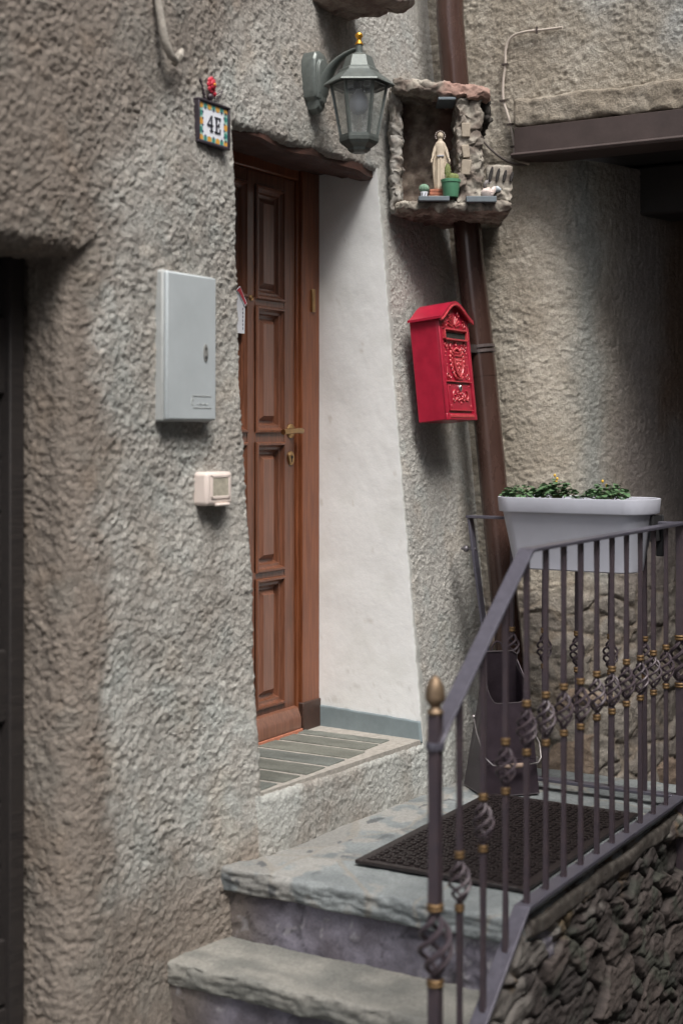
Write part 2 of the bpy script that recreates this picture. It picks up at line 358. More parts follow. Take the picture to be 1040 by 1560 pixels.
# worn scar where the overhanging lintel of the lower left opening bulges
hgt = np.where((X > 4.0) & (X < 4.5) & (q1 > .006) & (Z > .99), hgt * .3 - .004, hgt)
P = P + nrm * hgt[..., None]
noi = fbm(P / .22, 4, 41); noi2 = fbm(P / .05, 3, 44)
pale = sst(X + .14 * noi + .05 * noi2, 2.73, 2.86) * (1 - sst(X, 3.5, 3.9) * .4)
pale = pale * (1 - sst(Z + .18 * noi - (X - 3.0) * .75, 2.72, 2.92) * .85) * sst(Z + .12 * noi, .70, .98)
pale = np.clip(pale * (.72 + .6 * noi + .35 * noi2), 0, 1)
col = lerp(np.where((X > 4.2)[..., None], GREY * 1.03, BROWN), PALE, pale)
blu = sst(fbm(P / .12, 3, 81), .02, .35); col = lerp(col, col * [.90, .98, 1.01], blu * .5)
wm = sst(fbm(P / .17, 3, 85), .1, .4); col = lerp(col, col * [1.05, .98, .91], wm * .5)
col = lerp(col, np.array([.42, .44, .42]), ((X > 3.4) & (X < 4.5) & (Z < .972)) * sst(noi, -.5, .3) * .6)
col = lerp(col, col * .80, sst(fbm(P / np.array([.06, .06, .55]), 4, 95), .12, .40) * .8)
col = lerp(col, col * 1.14, sst(fbm(P / np.array([.035, .035, .25]), 3, 97), .2, .4) * .7)
col = col * (1 + .26 * fbm(P / .013, 3, 90, .7))[..., None]
tr_edge = (X > 4.0) & (X < 4.5) & (q1 > .007 + .010 * fbm(P / .02, 2, 99)) & (Z > 1.07) & (Z < 2.86); col[tr_edge] = (.50, .50, .49)
insD = (X > DOOR[0]) & (X < DOOR[1]) & (Z > DOOR[2]) & (Z < DOOR[3])
qv = np.where(useD, q1, q2); kp = np.where(useD, (qv < .075) & ~((DOOR[1] - X < .10) & (qv > .018) & (Z > .985)), qv < .26)
bot = useD & (Z1 < 1.0) & (q1 > 0) & (q1 < .075)
keep = kp[:-1, :-1] & kp[1:, :-1] & kp[1:, 1:] & kp[:-1, 1:]
gridmesh('wall', [(P, col, keep)], M['roughcast'], house)

# smooth white reveal
ys = np.linspace(0, 1, 60); zz = np.arange(.962, 2.93, .012); T, Zr = np.meshgrid(ys, zz, indexing='ij')
yf = wall_y(4.3, Zr) + .003; Pr = np.stack([4.2835 + .0325 * T + 0 * Zr, yf + (2.675 - yf) * T, Zr], -1)
Pr[..., 1] += (1 - T) ** 6 * (.0035 * perlin(np.stack([Zr * 0, Zr * 0, Zr], -1) / .045, 111) + .004 * perlin(np.stack([Zr * 0, Zr * 0, Zr], -1) / .015, 112))
Pr[..., 0] += .004 * fbm(Pr / .25, 3, 13) + .0007 * fbm(Pr / .03, 2, 15)
edge = np.stack([Pr[0] + np.array([.02, 0, 0]) * s for s in (1.5, 1, .5)] )
Pr2 = np.concatenate([edge, Pr], 0)
cw = lerp(np.array([.84, .85, .84]), [.79, .80, .78], sst(fbm(Pr2 / .16, 4, 115), .0, .4)); cw = lerp(cw, np.array([.55, .54, .50]), sst(fbm(Pr2 / .03, 4, 116) - .5 * sst(Pr2[..., 2], 1.05, 1.35), .12, .32) * .5)
cw = lerp(cw, np.array([.62, .60, .55]), (sst(fbm(Pr2 / .045, 4, 118), .42, .5)) * .6)
cw[:4] = (.34, .34, .32)
gridmesh('door_reveal', [(Pr2, cw, None)], M['whitewash'], house)
T2, Z2_ = np.meshgrid(np.linspace(0, 1, 40), np.linspace(.968, 1.046, 12), indexing='ij')
yf = wall_y(4.3, Z2_) + .004; Z2_ = Z2_ + (T2 - .5) * .012 * (Z2_ > 1) + .004 * perlin(np.stack([T2 * 8, Z2_ * 0, Z2_ * 0], -1), 5) * (Z2_ > 1.03)
Pk = np.stack([4.2775 + .036 * T2, yf + (2.672 - yf) * T2, Z2_], -1)
o = gridmesh('skirting', [(Pk, np.ones(3) * .2, None)], M['skirt'], house)
sol = o.modifiers.new('s', 'SOLIDIFY'); sol.thickness = .004; sol.offset = 0
# left reveal and masonry behind the roughcast
b = MB(); b.box(3.30, 3.415, 2.42, 2.80, .9, 2.95); b.build('door_reveal', M['white_plaster'], house)
b = MB(); b.box(3.35, 4.8, 2.74, 2.86, .5, 3.2); b.box(2.75, 3.30, 2.55, 2.8, 0, 5.4); b.box(4.345, 4.9, 2.5, 2.9, 0, 5.4); b.box(3.3, 4.4, 2.46, 2.9, 3.0, 5.4); b.box(1.5, 2.75, 2.62, 2.8, 2.6, 5.4)
b.box(1.5, 2.9, 2.75, 2.85, -.1, 2.6)
b.build('masonry_core', M['black'], house)
# timber lintel soffit
b = MB()
for i, (y0, y1, z0) in enumerate(((2.404, 2.47, 2.868), (2.476, 2.55, 2.882), (2.555, 2.665, 2.900))):
    rings = []
    for k in range(24):
        x = 3.385 + .915 * k / 23; e = .002 * math.sin(k * 1.7 + i * 2) + .004 * math.sin(k * .5 + i) - .004 * (k / 23) * (i == 0)
        yo = y0 + .008 * math.sin(k * .9 + i)
        rings.append([(x, yo, z0 + e + .010), (x, yo + .012, z0 + e), (x, y1 - .008, z0 + e * .7), (x, y1, z0 + .012), (x, y1, z0 + .12), (x, yo, z0 + .12)])
    b.loft(rings)
b.build('lintel_beam', M['beam_wood'], house)
# slate doorstep
stp = MB(); stp.loft([[(3.40, 2.288, z), (4.30, 2.222, z), (4.32, 2.70, z), (3.40, 2.70, z)] for z in (.950, .9775)]); stp = stp.build('doorstep', mat('pale_mortar', (.30, .28, .25), .9, 0, .25, 60, .6, 120), house)
Gs = []
xx = 3.41
for i in range(7):
    wd = (.125, .118, .132, .12, .127, .115, .08)[i]; x1_ = min(xx + wd, 4.285)
    cb = np.array([.115, .125, .115]) * (.8 + .5 * random.random()); cb = cb + np.array([.02, .012, 0]) * random.random()
    Gs += roughbox((xx + .010, x1_ - .010, 2.287 + .02 * random.random(), 2.658,   .960, .9815), .006, lambda P: vnoise(P, .05, .0022, 7), lambda P, cb=cb: cb * (1 + .5 * fbm(P / np.array([.06, .12, .05]), 3, 3))[..., None], .004)
    xx = x1_
gridmesh('slate_strip', Gs, M['stone'], stp)

# door frame
b = MB()
b.box(4.20, 4.314, 2.64, 2.74, .985, 2.93); b.box(4.185, 4.20, 2.652, 2.74, .985, 2.93)
b.box(3.53, 3.645, 2.64, 2.74, .985, 2.93); b.box(3.645, 4.185, 2.645, 2.74, 2.865, 2.93)
fr = b.build('door_frame', M['frame_wood'], house, bevel=.004)
b = MB(); b.box(4.198, 4.3145, 2.634, 2.70, .975, 1.075); b.build('plinth_block', mat('dark_worn_wood', (.045, .022, .015), .5, 0, .3, 40), fr, bevel=.004)
b = MB(); b.box(4.255, 4.275, 2.632, 2.645, 2.42, 2.50); b.build('hinge', M['brass'], fr, bevel=.002)
# door leaf
b = MB(); XL, XR = 3.650, 4.183; zr = [(2.463, 2.80), (2.022, 2.40), (1.559, 1.949), (1.107, 1.497)]; cols_ = [(3.705, 3.885), (3.957, 4.092)]
cols_ = [(3.722, 3.872), (3.962, 4.095)]
yF, yB = 2.660, 2.70
b.box(XL, XR, 2.695, 2.72, .988, 2.865)
b.box(XL, cols_[0][0] - .022, yF, yB, .99, 2.863); b.box(cols_[0][1] + .022, cols_[1][0] - .022, yF, yB, .99, 2.863); b.box(cols_[1][1] + .022, XR, yF, yB, .99, 2.863)
zc = [.99] + [z for a in reversed(zr) for z in (a[0] - .018, a[1] + .018)] + [2.863]
for (xa, xb) in cols_:
    for k in range(0, len(zc), 2): b.box(xa - .022, xb + .022, yF + .0005, yB, zc[k], zc[k + 1])
door = b.build('door', M['door_wood'], house, bevel=.002)
door['label'] = 'brown varnished door with raised rectangular panels'
for (xa, xb) in cols_:
    for (za, zb) in zr:
        m = MB()                                        # moulding: stepped frame, profile lofted round the panel
        prof = [(-.022, -.003), (-.018, -.009), (-.012, -.009), (-.009, -.001), (-.004, .004), (.004, .005), (.008, .014), (.014, .018), (.014, .035)]
        def ringp(o_, y): return [(xa + o_, yF + y, za + o_), (xb - o_, yF + y, za + o_), (xb - o_, yF + y, zb - o_), (xa + o_, yF + y, zb - o_)]
        m.loft([ringp(a_, y_) for a_, y_ in prof], cap=False); mo = m.build('moulding', M['door_wood'], door)
        m = MB(); m.loft([ringp(.012, .036), ringp(.014, .020), ringp(.019, .020), ringp(.034, .006), ringp(.036, .004)]); m.build('panel', M['panel_wood'], door)
b = MB(); b.loft([[(x, 2.66, .992), (x, 2.632, .992), (x, 2.632, 1.03), (x, 2.645, 1.062), (x, 2.66, 1.068)] for x in (XL + .01, XR - .002)]); b.build('weather_bar', M['panel_wood'], door, bevel=.002)
b = MB(); b.T = Matrix.Translation((4.155, 2.66, 2.008)) @ Matrix.Rotation(rad(90), 4, 'X'); b.lathe([(.0, 0), (.024, 0), (.025, .004), (.019, .009), (.010, .012), (.009, .042), (.0, .043)], 24)
b.T = Matrix.Identity(4); b.tube([(4.155, 2.62, 2.008), (4.150, 2.612, 2.008), (4.12, 2.608, 2.009), (4.06, 2.608, 2.006), (4.035, 2.611, 2.004)], [.010, .0105, .009, .009, .010], 12)
b.build('door_handle', M['brass'], door, smooth=True)
b = MB(); b.T = Matrix.Translation((4.155, 2.66, 1.915)) @ Matrix.Rotation(rad(90), 4, 'X'); b.lathe([(0, 0), (.018, 0), (.018, .004), (.015, .007), (0, .007)], 24, sy=1.35); b.k = 1
b.lathe([(0, .0071), (.006, .0071), (.006, .0085), (0, .0085)], 12, (0, .004, 0)); b.box(-.002, .002, -.014, 0, .0071, .0082)
b.build('keyhole_plate', [M['brass'], M['black']], door, smooth=True)
b = MB(); b.T = Matrix.Translation((3.917, 2.66, 2.443)) @ Matrix.Rotation(rad(90), 4, 'X'); b.lathe([(0, 0), (.010, 0), (.010, .003), (.007, .005), (.006, .003), (0, .003)], 16); b.build('peephole', M['brass'], door, smooth=True)
b = MB(); b.box(3.645, 4.19, 2.63, 2.70, .972, .990); b.build('threshold_strip', M['terracotta'], house, bevel=.002)

# dark boarded door in the left opening
b = MB(); z = -.02; 
while z < 2.38:
    h = random.uniform(.13, .2); z1_ = min(z + h - .008, 2.5); yy = 2.520 + random.choice((0, .014)) + random.uniform(0, .004)
    b.box(1.6, 2.70, yy, 2.62, z, z1_); z += h
ld = b.build('door', M['dark_wood'], house, bevel=.005); ld['label'] = 'dark boarded door in the left opening'
b = MB()
for x in (2.665, 2.25, 1.8): b.box(x - .025, x + .025, 2.505, 2.545, -.02, 2.45)
b.build('batten', M['dark_wood'], ld, bevel=.004)
# corbel stone above the lantern
G = roughbox((3.93, 4.17, 2.18, 2.50, 3.375, 3.50), .007, lambda P: vnoise(P, .05, .022, 3, 4), lambda P: lerp(np.array([.17, .12, .105]), [.26, .22, .19], sst(fbm(P / .04, 3, 4), -.3, .3)), .02)
gridmesh('corbel_stone', G, M['stone'], house)
# plaster lug and cable end at the upper left
b = MB(); b.tube([(2.99, 2.336, 3.40), (2.998, 2.330, 3.14), (3.003, 2.321, 3.07), (3.010, 2.316, 3.025), (3.030, 2.312, 2.992), (3.055, 2.314, 2.982), (3.07, 2.324, 2.985)], [.010, .010, .011, .012, .011, .009, .006], 10)
b.tube([(3.062, 2.326, 2.975), (3.075, 2.316, 3.0), (3.09, 2.320, 3.02)], [.009, .012, .006], 8)
tag(b.build('cable', mat('plastered_cable', (.30, .275, .24), .9, 0, .3, 60, .6, 90), smooth=True), 'grey plaster-coated cable end hooking out of the wall at the upper left', 'cable')

# ============================================================ UNSEEN HOUSE ACROSS THE ALLEY, ADDED TO BLOCK LOW SKY LIGHT
b = MB(); b.box(-7, 11, -2.3, -1.7, -.05, 6.2)
for x in (-5, -2, 4.2, 8): b.box(x, x + .9, -1.70, -1.66, 2.6, 3.9)
tag(b.build('sky_blocking_house', mat('plain_render', (.30, .27, .24), .9, 0, .15, 3, .6, 25, .3), bevel=.01), 'unseen rendered house added across the alley to cut the low sky light', 'house')

# ============================================================ NEIGHBOURING HOUSE
nb = thing('neighbouring_house', 'rough beige house corner over a dark covered passage with a steel beam', 'house', (4.8, 1.9, 0))
def nb_col(P, lowmask=None):
    noi = fbm(P / .25, 4, 141); n2 = fbm(P / .05, 3, 142)
    c = lerp(np.array([.30, .265, .215]), [.39, .355, .30], sst(noi + .5 * n2, -.3, .4))
    c = lerp(c, np.array([.30, .34, .36]), sst(P[..., 2] - P[..., 1] * .75 + .3 * noi, 1.95, 2.6) * sst(P[..., 2], 3.1, 3.3) * .9)  # bluish sky light painted into the upper right corner
    return c
ysu = np.concatenate([np.arange(2.56, .95, -.0052), np.arange(.95, -1.2, -.05)]); zsu = np.concatenate([np.arange(2.985, 3.75, .0052), np.arange(3.75, 5.6, .04)])
Y, Z = np.meshgrid(ysu, zsu, indexing='ij'); P = np.stack([Y * 0 + 4.80, Y, Z], -1); base = P.copy()
h_ = roughcast(P, 1.0) * (.75) ; P[..., 0] -= h_; colU = nb_col(P) * (1 + .18 * fbm(P / .014, 2, 92))[..., None]
gridmesh('upper_wall', [(P, colU, None)], M['roughcast'], nb)
# lower wall follows the rounded corner into the passage
ctrl = [(4.80, 2.56), (4.80, 2.3), (4.80, 2.14), (4.825, 2.03), (4.90, 1.93), (5.05, 1.845), (5.35, 1.76), (5.8, 1.68), (6.5, 1.56), (7.6, 1.4)]
def cat(cp, step):
    out = []; cp = [Vector(c) for c in cp]
    for i in range(len(cp) - 1):
        p0 = cp[max(i - 1, 0)]; p1 = cp[i]; p2 = cp[i + 1]; p3 = cp[min(i + 2, len(cp) - 1)]; n = max(1, int((p2 - p1).length / step))
        for k in range(n):
            t = k / n; out.append(.5 * ((2 * p1) + (p2 - p0) * t + (2 * p0 - 5 * p1 + 4 * p2 - p3) * t * t + (3 * p1 - p0 - 3 * p2 + p3) * t ** 3))
    out.append(cp[-1]); return out
pl = np.array([tuple(p) for p in cat(ctrl, .0055)]); keepi = [i for i in range(len(pl)) if pl[i, 0] < 6.0 or i % 5 == 0]; pl = pl[keepi]
zl = np.concatenate([np.arange(-.1, .5, .02), np.arange(.5, 2.986, .0055), [2.986]])
Pp = np.zeros((len(pl), len(zl), 3)); Pp[..., 0] = pl[:, 0][:, None]; Pp[..., 1] = pl[:, 1][:, None]; Pp[..., 2] = zl[None]
n_ = normals(Pp); n_ *= np.where((n_[..., 0] * -.86 + n_[..., 1] * -.5) < 0, -1, 1)[..., None]
rm = 1 - sst(Pp[..., 2] + .12 * fbm(Pp / .3, 3, 150) - .10 * (Pp[..., 0] - 4.8), 1.35, 1.50)     # exposed stones near the bottom
Wp = Pp + .05 * np.stack([perlin(Pp / .15, 70), perlin(Pp / .15, 71), perlin(Pp / .15, 72)], -1)
f1, f2, idr = worley(Wp / np.array([.20, .20, .10]), 12)
ston = .009 * sst(f2 - f1, .02, .22) * sst(fbm(Pp / .2, 3, 17), -.25, .25) + .010 * (idr - .5) + .010 * fbm(Pp / .09, 3, 18) + .008 * fbm(Pp / .03, 3, 19)
sm = 1 - .45 * sst(Pp[..., 0], 4.85, 5.3)
streak = .0022 * fbm(Pp / np.array([.02, .02, .14]), 3, 191) * sst(Pp[..., 0], 4.82, 5.0)
h_ = (roughcast(Pp) * .72 * sm + streak) * (1 - rm) + ston * rm
Pp = Pp + n_ * h_[..., None]
cl = nb_col(Pp); noi = fbm(Pp / .2, 3, 160)
turn_shade = sst(Pp[..., 0] + .12 * noi, 4.90, 5.25); cl = lerp(cl, np.array([.20, .175, .17]), turn_shade * .75)  # shade where the wall turns into the passage, painted as darker colour
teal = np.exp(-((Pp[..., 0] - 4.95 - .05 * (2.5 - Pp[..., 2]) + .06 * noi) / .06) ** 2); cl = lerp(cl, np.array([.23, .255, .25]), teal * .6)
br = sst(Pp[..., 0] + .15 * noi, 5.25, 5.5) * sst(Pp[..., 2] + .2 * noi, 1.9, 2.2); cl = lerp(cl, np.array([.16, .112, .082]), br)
sc_ = lerp(np.array([.13, .112, .098]), [.26, .235, .205], idr); sc_ = lerp(np.array([.20, .165, .13]), sc_, sst(f2 - f1, .02, .14)); sc_ = lerp(sc_, np.array([.24, .215, .185]), sst(fbm(Pp / .13, 3, 171), -.1, .25) * .8); sc_ = lerp(sc_, np.array([.27, .18, .12]), (idr > .93) * .6)
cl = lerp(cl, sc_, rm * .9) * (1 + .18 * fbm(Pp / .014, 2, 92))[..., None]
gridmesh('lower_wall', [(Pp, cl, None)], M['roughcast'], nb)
# plaster ledge, steel channel, passage timbers
def ledge_d(P): return vnoise(P, .07, .013, 33, 4) * np.array([1, .3, 1]) + np.stack([-.003 - .5 * roughcast(P), P[..., 0] * 0, P[..., 0] * 0], -1)
G = roughbox((4.738, 4.84, -1.1, 2.095, 3.090, 3.190), .007, ledge_d, lambda P: nb_col(P) * [.80, .78, .76] * (1 + .25 * fbm(P / .02, 2, 5))[..., None], .014)
gridmesh('plaster_ledge', G, M['roughcast'], nb)
b = MB(); rings = []
pr = [(4.735, 2.992), (4.708, 2.992), (4.702, 2.984), (4.708, 2.974), (4.86, 2.974), (4.86, 3.086), (4.735, 3.086)]
b.loft([[(x, y, z) for x, z in pr] for y in (-1.1, 2.088)]); b.build('steel_beam', M['steel_brown'], nb, bevel=.002)
b = MB()
for i in range(9): b.box(4.87 + .33 * i, 5.195 + .33 * i, -1.0, 2.3, 3.00 + .006 * (i % 2), 3.06)
b.build('passage_ceiling', M['dark_wood'], nb)
b = MB()
for x in (5.22, 6.1, 7.0): b.box(x, x + .22, -1.0, 1.95, 2.815, 2.998)
b.build('timber_joist', M['dark_wood'], nb, bevel=.01)
b = MB(); b.box(4.86, 7.8, -1.15, -1.0, -.1, 3.06); b.box(7.6, 7.75, -1.0, 2.0, -.1, 3.06); b.build('unseen_passage_wall', mat('dark_plaster', (.09, .07, .055), .9, 0, .3, 6, .5, 40), nb)  # unseen side and end walls added to keep the passage dark
b = MB(); b.box(4.83, 7.9, -1.2, -1.15, -.1, 5.6); b.box(4.84, 7.9, -1.15, 2.6, 5.5, 5.6); b.build('masonry_core', M['black'], nb)

def clipper(b, p, r, horiz=False):
    x, y, z = p
    if horiz: b.box(x - r, x, y - .003, y + .003, z - r * 1.5, z + r * 1.5)
    else: b.box(x - r, x + .004, y - r * 1.5, y + r * 1.5, z - .003, z + .003)
pts = [(1.925, 3.433), (1.992, 3.434), (2.067, 3.437), (2.119, 3.426), (2.142, 3.386), (2.144, 3.327), (2.152, 3.269), (2.152, 3.205), (2.139, 3.161), (2.124, 3.112), (2.112, 3.052), (2.108, 3.004), (2.093, 2.978), (2.05, 2.962)]
cc = cat(pts, .01)
wc = thing('cable', 'dirty white cable clipped up the neighbouring wall beside the steel beam', 'cable', (4.79, 2.1, 3.0))
def cx(y, z): return 4.785 - (.085 if (z < 3.21 and y < 2.09) else 0)
b = MB(); b.tube([(4.784, p[0], p[1]) for p in cc], .0048, 8); b.build('sheath', M['white_cable'], wc, smooth=True)
for y, z in ((2.144, 3.33), (2.152, 3.20), (2.124, 3.112), (2.110, 3.03), (2.02, 3.435)):
    b = MB(); clipper(b, (4.784, y, z), .008, abs(z - 3.435) < .01); b.build('clip', M['dark_cable'], wc)
b = MB(); b.tube([(4.785, p[0], p[1]) for p in cat([(2.30, 3.11), (2.241, 3.072), (2.209, 3.038), (2.17, 3.003), (2.131, 2.978), (2.10, 2.966), (2.06, 2.962)], .01)], .0045, 8)
tag(b.build('cable', M['dark_cable'], smooth=True), 'thin dark cable running from the shrine down to the beam end', 'cable')

# ============================================================ STEPS AND LANDING
st = thing('stone_staircase', 'worn stone steps rising to a slate landing in front of the door', 'steps', (3.3, 1.9, 0))
def slab_disp(a=.006):
    def f(P):
        d = vnoise(P, .11, a * 1.4, 200) + vnoise(P, .022, a * .5, 210)
        e = np.clip(.15 - fbm(P / np.array([.09, .06, .011]), 4, 220), 0, 1) * .013
        d[..., 0] += e * (1 + 0 * d[..., 0]); d[..., 2] *= .55; return d
    return f
def slate_col(c1, c2, c3=None):
    def f(P):
        n = fbm(P / np.array([.12, .16, .1]), 4, 230); c = lerp(np.array(c1), c2, sst(n, -.3, .3))
        if c3 is not None: c = lerp(c, c3, sst(fbm(P / .09, 4, 233) + .6 * sst(P[..., 1], 1.95, 2.25) - .2, .05, .25))
        return c * (1 + .2 * fbm(P / .012, 2, 5))[..., None]
    return f
fl = []
# flagstones of the landing with uneven joints
def land_col(P):
    c = slate_col([.145, .160, .163], [.195, .212, .213], np.array([.235, .232, .218]))(P)
    Q_ = P + .02 * perlin(P / .12, 3)[..., None]
    f1, f2, r = worley(Q_ / np.array([.42, .30, 9]), 44); j = 1 - sst(f2 - f1, .01, .03)
    c = c * (.85 + .3 * r[..., None]); c = lerp(c, np.array([.22, .205, .18]), j * .7)
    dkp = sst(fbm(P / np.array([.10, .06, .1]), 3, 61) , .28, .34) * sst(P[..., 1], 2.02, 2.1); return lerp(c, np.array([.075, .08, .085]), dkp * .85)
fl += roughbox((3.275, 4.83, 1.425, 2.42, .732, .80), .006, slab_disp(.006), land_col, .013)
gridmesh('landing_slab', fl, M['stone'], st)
gridmesh('tread', roughbox((3.055, 3.42, 1.425, 2.42, .538, .602), .006, slab_disp(.008), slate_col([.145, .145, .132], [.225, .218, .195]), .016), M['stone'], st)
gridmesh('tread', roughbox((2.82, 3.2, 1.425, 2.42, .338, .402), .008, slab_disp(.008), slate_col([.14, .15, .15], [.24, .24, .225]), .016), M['stone'], st)
gridmesh('tread', roughbox((2.58, 2.98, 1.425, 2.42, .150, .202), .010, slab_disp(.008), slate_col([.14, .15, .15], [.24, .24, .225]), .016), M['stone'], st)
def riser_col(P):
    n = fbm(P / .14, 4, 240); c = lerp(np.array([.075, .066, .078]), [.15, .14, .17], sst(n, -.35, .3)); c = lerp(c, np.array([.15, .125, .105]), sst(P[..., 1] + .1 * n, 2.15, 2.3) * .8)
    c = lerp(c, np.array([.30, .29, .30]), sst(fbm(P / .045, 4, 243) + .25 * (1 - sst(P[..., 1], 1.5, 1.8)), .28, .42) * .6)
    f1, f2, r = worley((P + .05 * perlin(P / .1, 9)[..., None]) / .22, 77); c = lerp(c, c * .35, (1 - sst(f2 - f1, .0, .03)) * .8); c = c * (.8 + .4 * r[..., None]); return c * (1 + .2 * fbm(P / .012, 2, 5))[..., None]
def riser_d(P): return vnoise(P, .12, .014, 250) + vnoise(P, .03, .005, 251, 4) + (1 - sst(P[..., 1], 1.5, 1.85))[..., None] * vnoise(P, .05, .02, 252, 4)
for (x, z0, z1_) in ((3.296, .585, .755), (3.076, .385, .56), (2.845, .185, .36), (2.605, -.1, .17)):
    gridmesh('riser', roughbox((x, x + .3, 1.43, 2.42, z0, z1_), .008, riser_d, riser_col, .006), M['stone'], st)
b = MB(); b.box(3.4, 4.8, 1.46, 2.4, -.1, .74); b.build('masonry_core', M['black'], st)
# rubble side wall under the railing
xs = np.arange(2.55, 4.66, .006); ts = np.linspace(0, 1, 165); X, T = np.meshgrid(xs, ts, indexing='ij')
zt = np.where(X > 3.31, .80, .80 - .80 * (3.31 - X)); Z = -.12 + (zt + .12) * T; P = np.stack([X, X * 0 + 1.415, Z], -1)
Wp = P + .045 * np.stack([perlin(P / .16, 301), perlin(P / .16, 302), perlin(P / .10, 303)], -1)
Wp[..., 2] += .05 * Wp[..., 0]
f1, f2, idr = worley(Wp / np.array([.27, .5, .085]), 33)
tl = JT[(idr * 4095).astype(int), :2] - .5
h_ = .026 * sst(f2 - f1, .0, .10) + .022 * (idr - .5) + .020 * (tl[..., 0] * np.sin(P[..., 2] * 25 + idr * 40) + tl[..., 1] * np.sin(P[..., 0] * 14 + idr * 30)) + .013 * np.abs(fbm(P / np.array([.11, .1, .035]), 5, 316, .6)) + .010 * fbm(P / np.array([.03, .03, .010]), 4, 319, .65) + .012 * fbm(P / np.array([.07, .07, .018]), 4, 311) + .012 * fbm(P / .2, 2, 312) + .004 * fbm(P / .012, 2, 318)
P2 = P.copy(); P2[..., 1] -= .68 * h_ * sst(1 - T, 0, .03) - .015
c = lerp(np.array([.050, .043, .041]), [.090, .073, .066], idr); c = lerp(np.array([.030, .024, .022]), c, sst(f2 - f1, .0, .1)); c = lerp(c, c * [.8, 1, .9], sst(fbm(P / .1, 2, 1), 0, .3))  # shadow in the joints painted as darker colour between the stones
pb = sst(fbm(P / .13, 3, 320) + .5 * sst(T, .7, 1.0) + .5 * (1 - sst(X, 3.2, 3.45)), .48, .66); c = lerp(c, np.array([.19, .175, .16]), pb * .7)
c = lerp(c, np.array([.13, .09, .05]), sst(fbm(P / .09, 3, 325), .1, .3) * sst(T, .82, .95) * .7)
c = c * (1 + .3 * fbm(P / .012, 2, 5))[..., None]
# end face and cap
Ye, Ze = np.meshgrid(np.arange(1.42, 2.3, .02), np.arange(-.12, .8, .02), indexing='ij'); Pe = np.stack([Ye * 0 + 4.655, Ye, Ze], -1)
Pe[..., 0] += .02 * fbm(Pe / .08, 3, 5); 
gridmesh('rubble_side', [(P2, c, None), (Pe, np.array([.08, .065, .06]), None)], M['stone'], st)
gridmesh('cap_stone', roughbox((3.31, 4.66, 1.412, 1.47, .745, .792), .007, lambda P: vnoise(P, .14, .014, 401, 5), lambda P: lerp(np.array([.05, .042, .036]), [.10, .09, .08], sst(fbm(P / .03, 4, 402), -.2, .4)), .012), M['stone'], st)

# ============================================================ RAILING
rl = thing('iron_railing', 'wrought iron railing with twisted baskets and gold collars along steps and landing', 'railing', (3.3, 1.42, .8))
RY = 1.42
def zr_top(x): return 1.712 if x >= 3.30 else 1.712 - .762 * (3.30 - x)
def zr_bot(x): return .838 if x >= 3.27 else .838 - .79 * (3.27 - x)
def flatbar(name, pts, wa, wb, up, m=M['rail']):
    b = MB()
    for p, q in zip(pts[:-1], pts[1:]): b.bar(p, q, wa, wb, up)
    return b.build(name, m, rl, bevel=.0015)
b = MB()      # handrail as one bent flat bar, 38 mm wide and 9 mm thick
def ribbon(b, pts, wid, th):
    R = []
    for i, (x, z) in enumerate(pts):
        p0 = pts[max(i - 1, 0)]; p1 = pts[min(i + 1, len(pts) - 1)]; dx, dz = p1[0] - p0[0], p1[1] - p0[1]; l = math.hypot(dx, dz); nx, nz = -dz / l * th / 2, dx / l * th / 2
        R.append([(x - nx, RY - wid / 2, z - nz), (x - nx, RY + wid / 2, z - nz), (x + nx, RY + wid / 2, z + nz), (x + nx, RY - wid / 2, z + nz)])
    b.loft(R)
ribbon(b, [(2.80, 1.325), (2.805, 1.333), (2.85, 1.372), (3.288, 1.706), (3.298, 1.711), (3.31, 1.712), (4.552, 1.712)], .040, .009)
b.build('handrail', M['rail'], rl, bevel=.0015)
b = MB(); ribbon(b, [(2.58, .293), (3.262, .832), (3.27, .838), (3.28, .838), (4.552, .838)], .042, .010)
b.build('bottom_rail', M['rail'], rl, bevel=.0015)
b = MB(); b.box(4.510, 4.550, RY, 2.17, 1.707, 1.716); b.build('handrail', M['rail'], rl, bevel=.0015)
b = MB(); b.box(4.510, 4.550, RY + .02, 2.13, .832, .842); b.build('bottom_rail', M['rail'], rl, bevel=.0015)
def basket_mb(R, H, rod, turns=.75):
    b = MB()
    for k in range(4):
        pts = []
        for i in range(25):
            t = i / 24; a = k * math.pi / 2 + turns * 2 * math.pi * t; rr = .25 * rod + R * math.sin(math.pi * t) ** .8
            pts.append((rr * math.cos(a), rr * math.sin(a), -H / 2 + H * t))
        b.tube(pts, rod, 6)
    return b
def collar_mb(r):
    return MB().lathe([(r * .7, -.0085), (r, -.0085), (r * 1.18, -.0055), (r * 1.18, -.003), (r, -.0005), (r, .0005), (r * 1.18, .003), (r * 1.18, .0055), (r, .0085), (r * .7, .0085)], 16)
bk_me = basket_mb(.0228, .094, .0038, .9).build('basket', M['iron'], None, smooth=True).data
ck_me = collar_mb(.0098).build('collar', M['gold'], None, smooth=True).data
for n_ in ('basket', 'collar'): bpy.data.objects.remove(bpy.data.objects[n_])
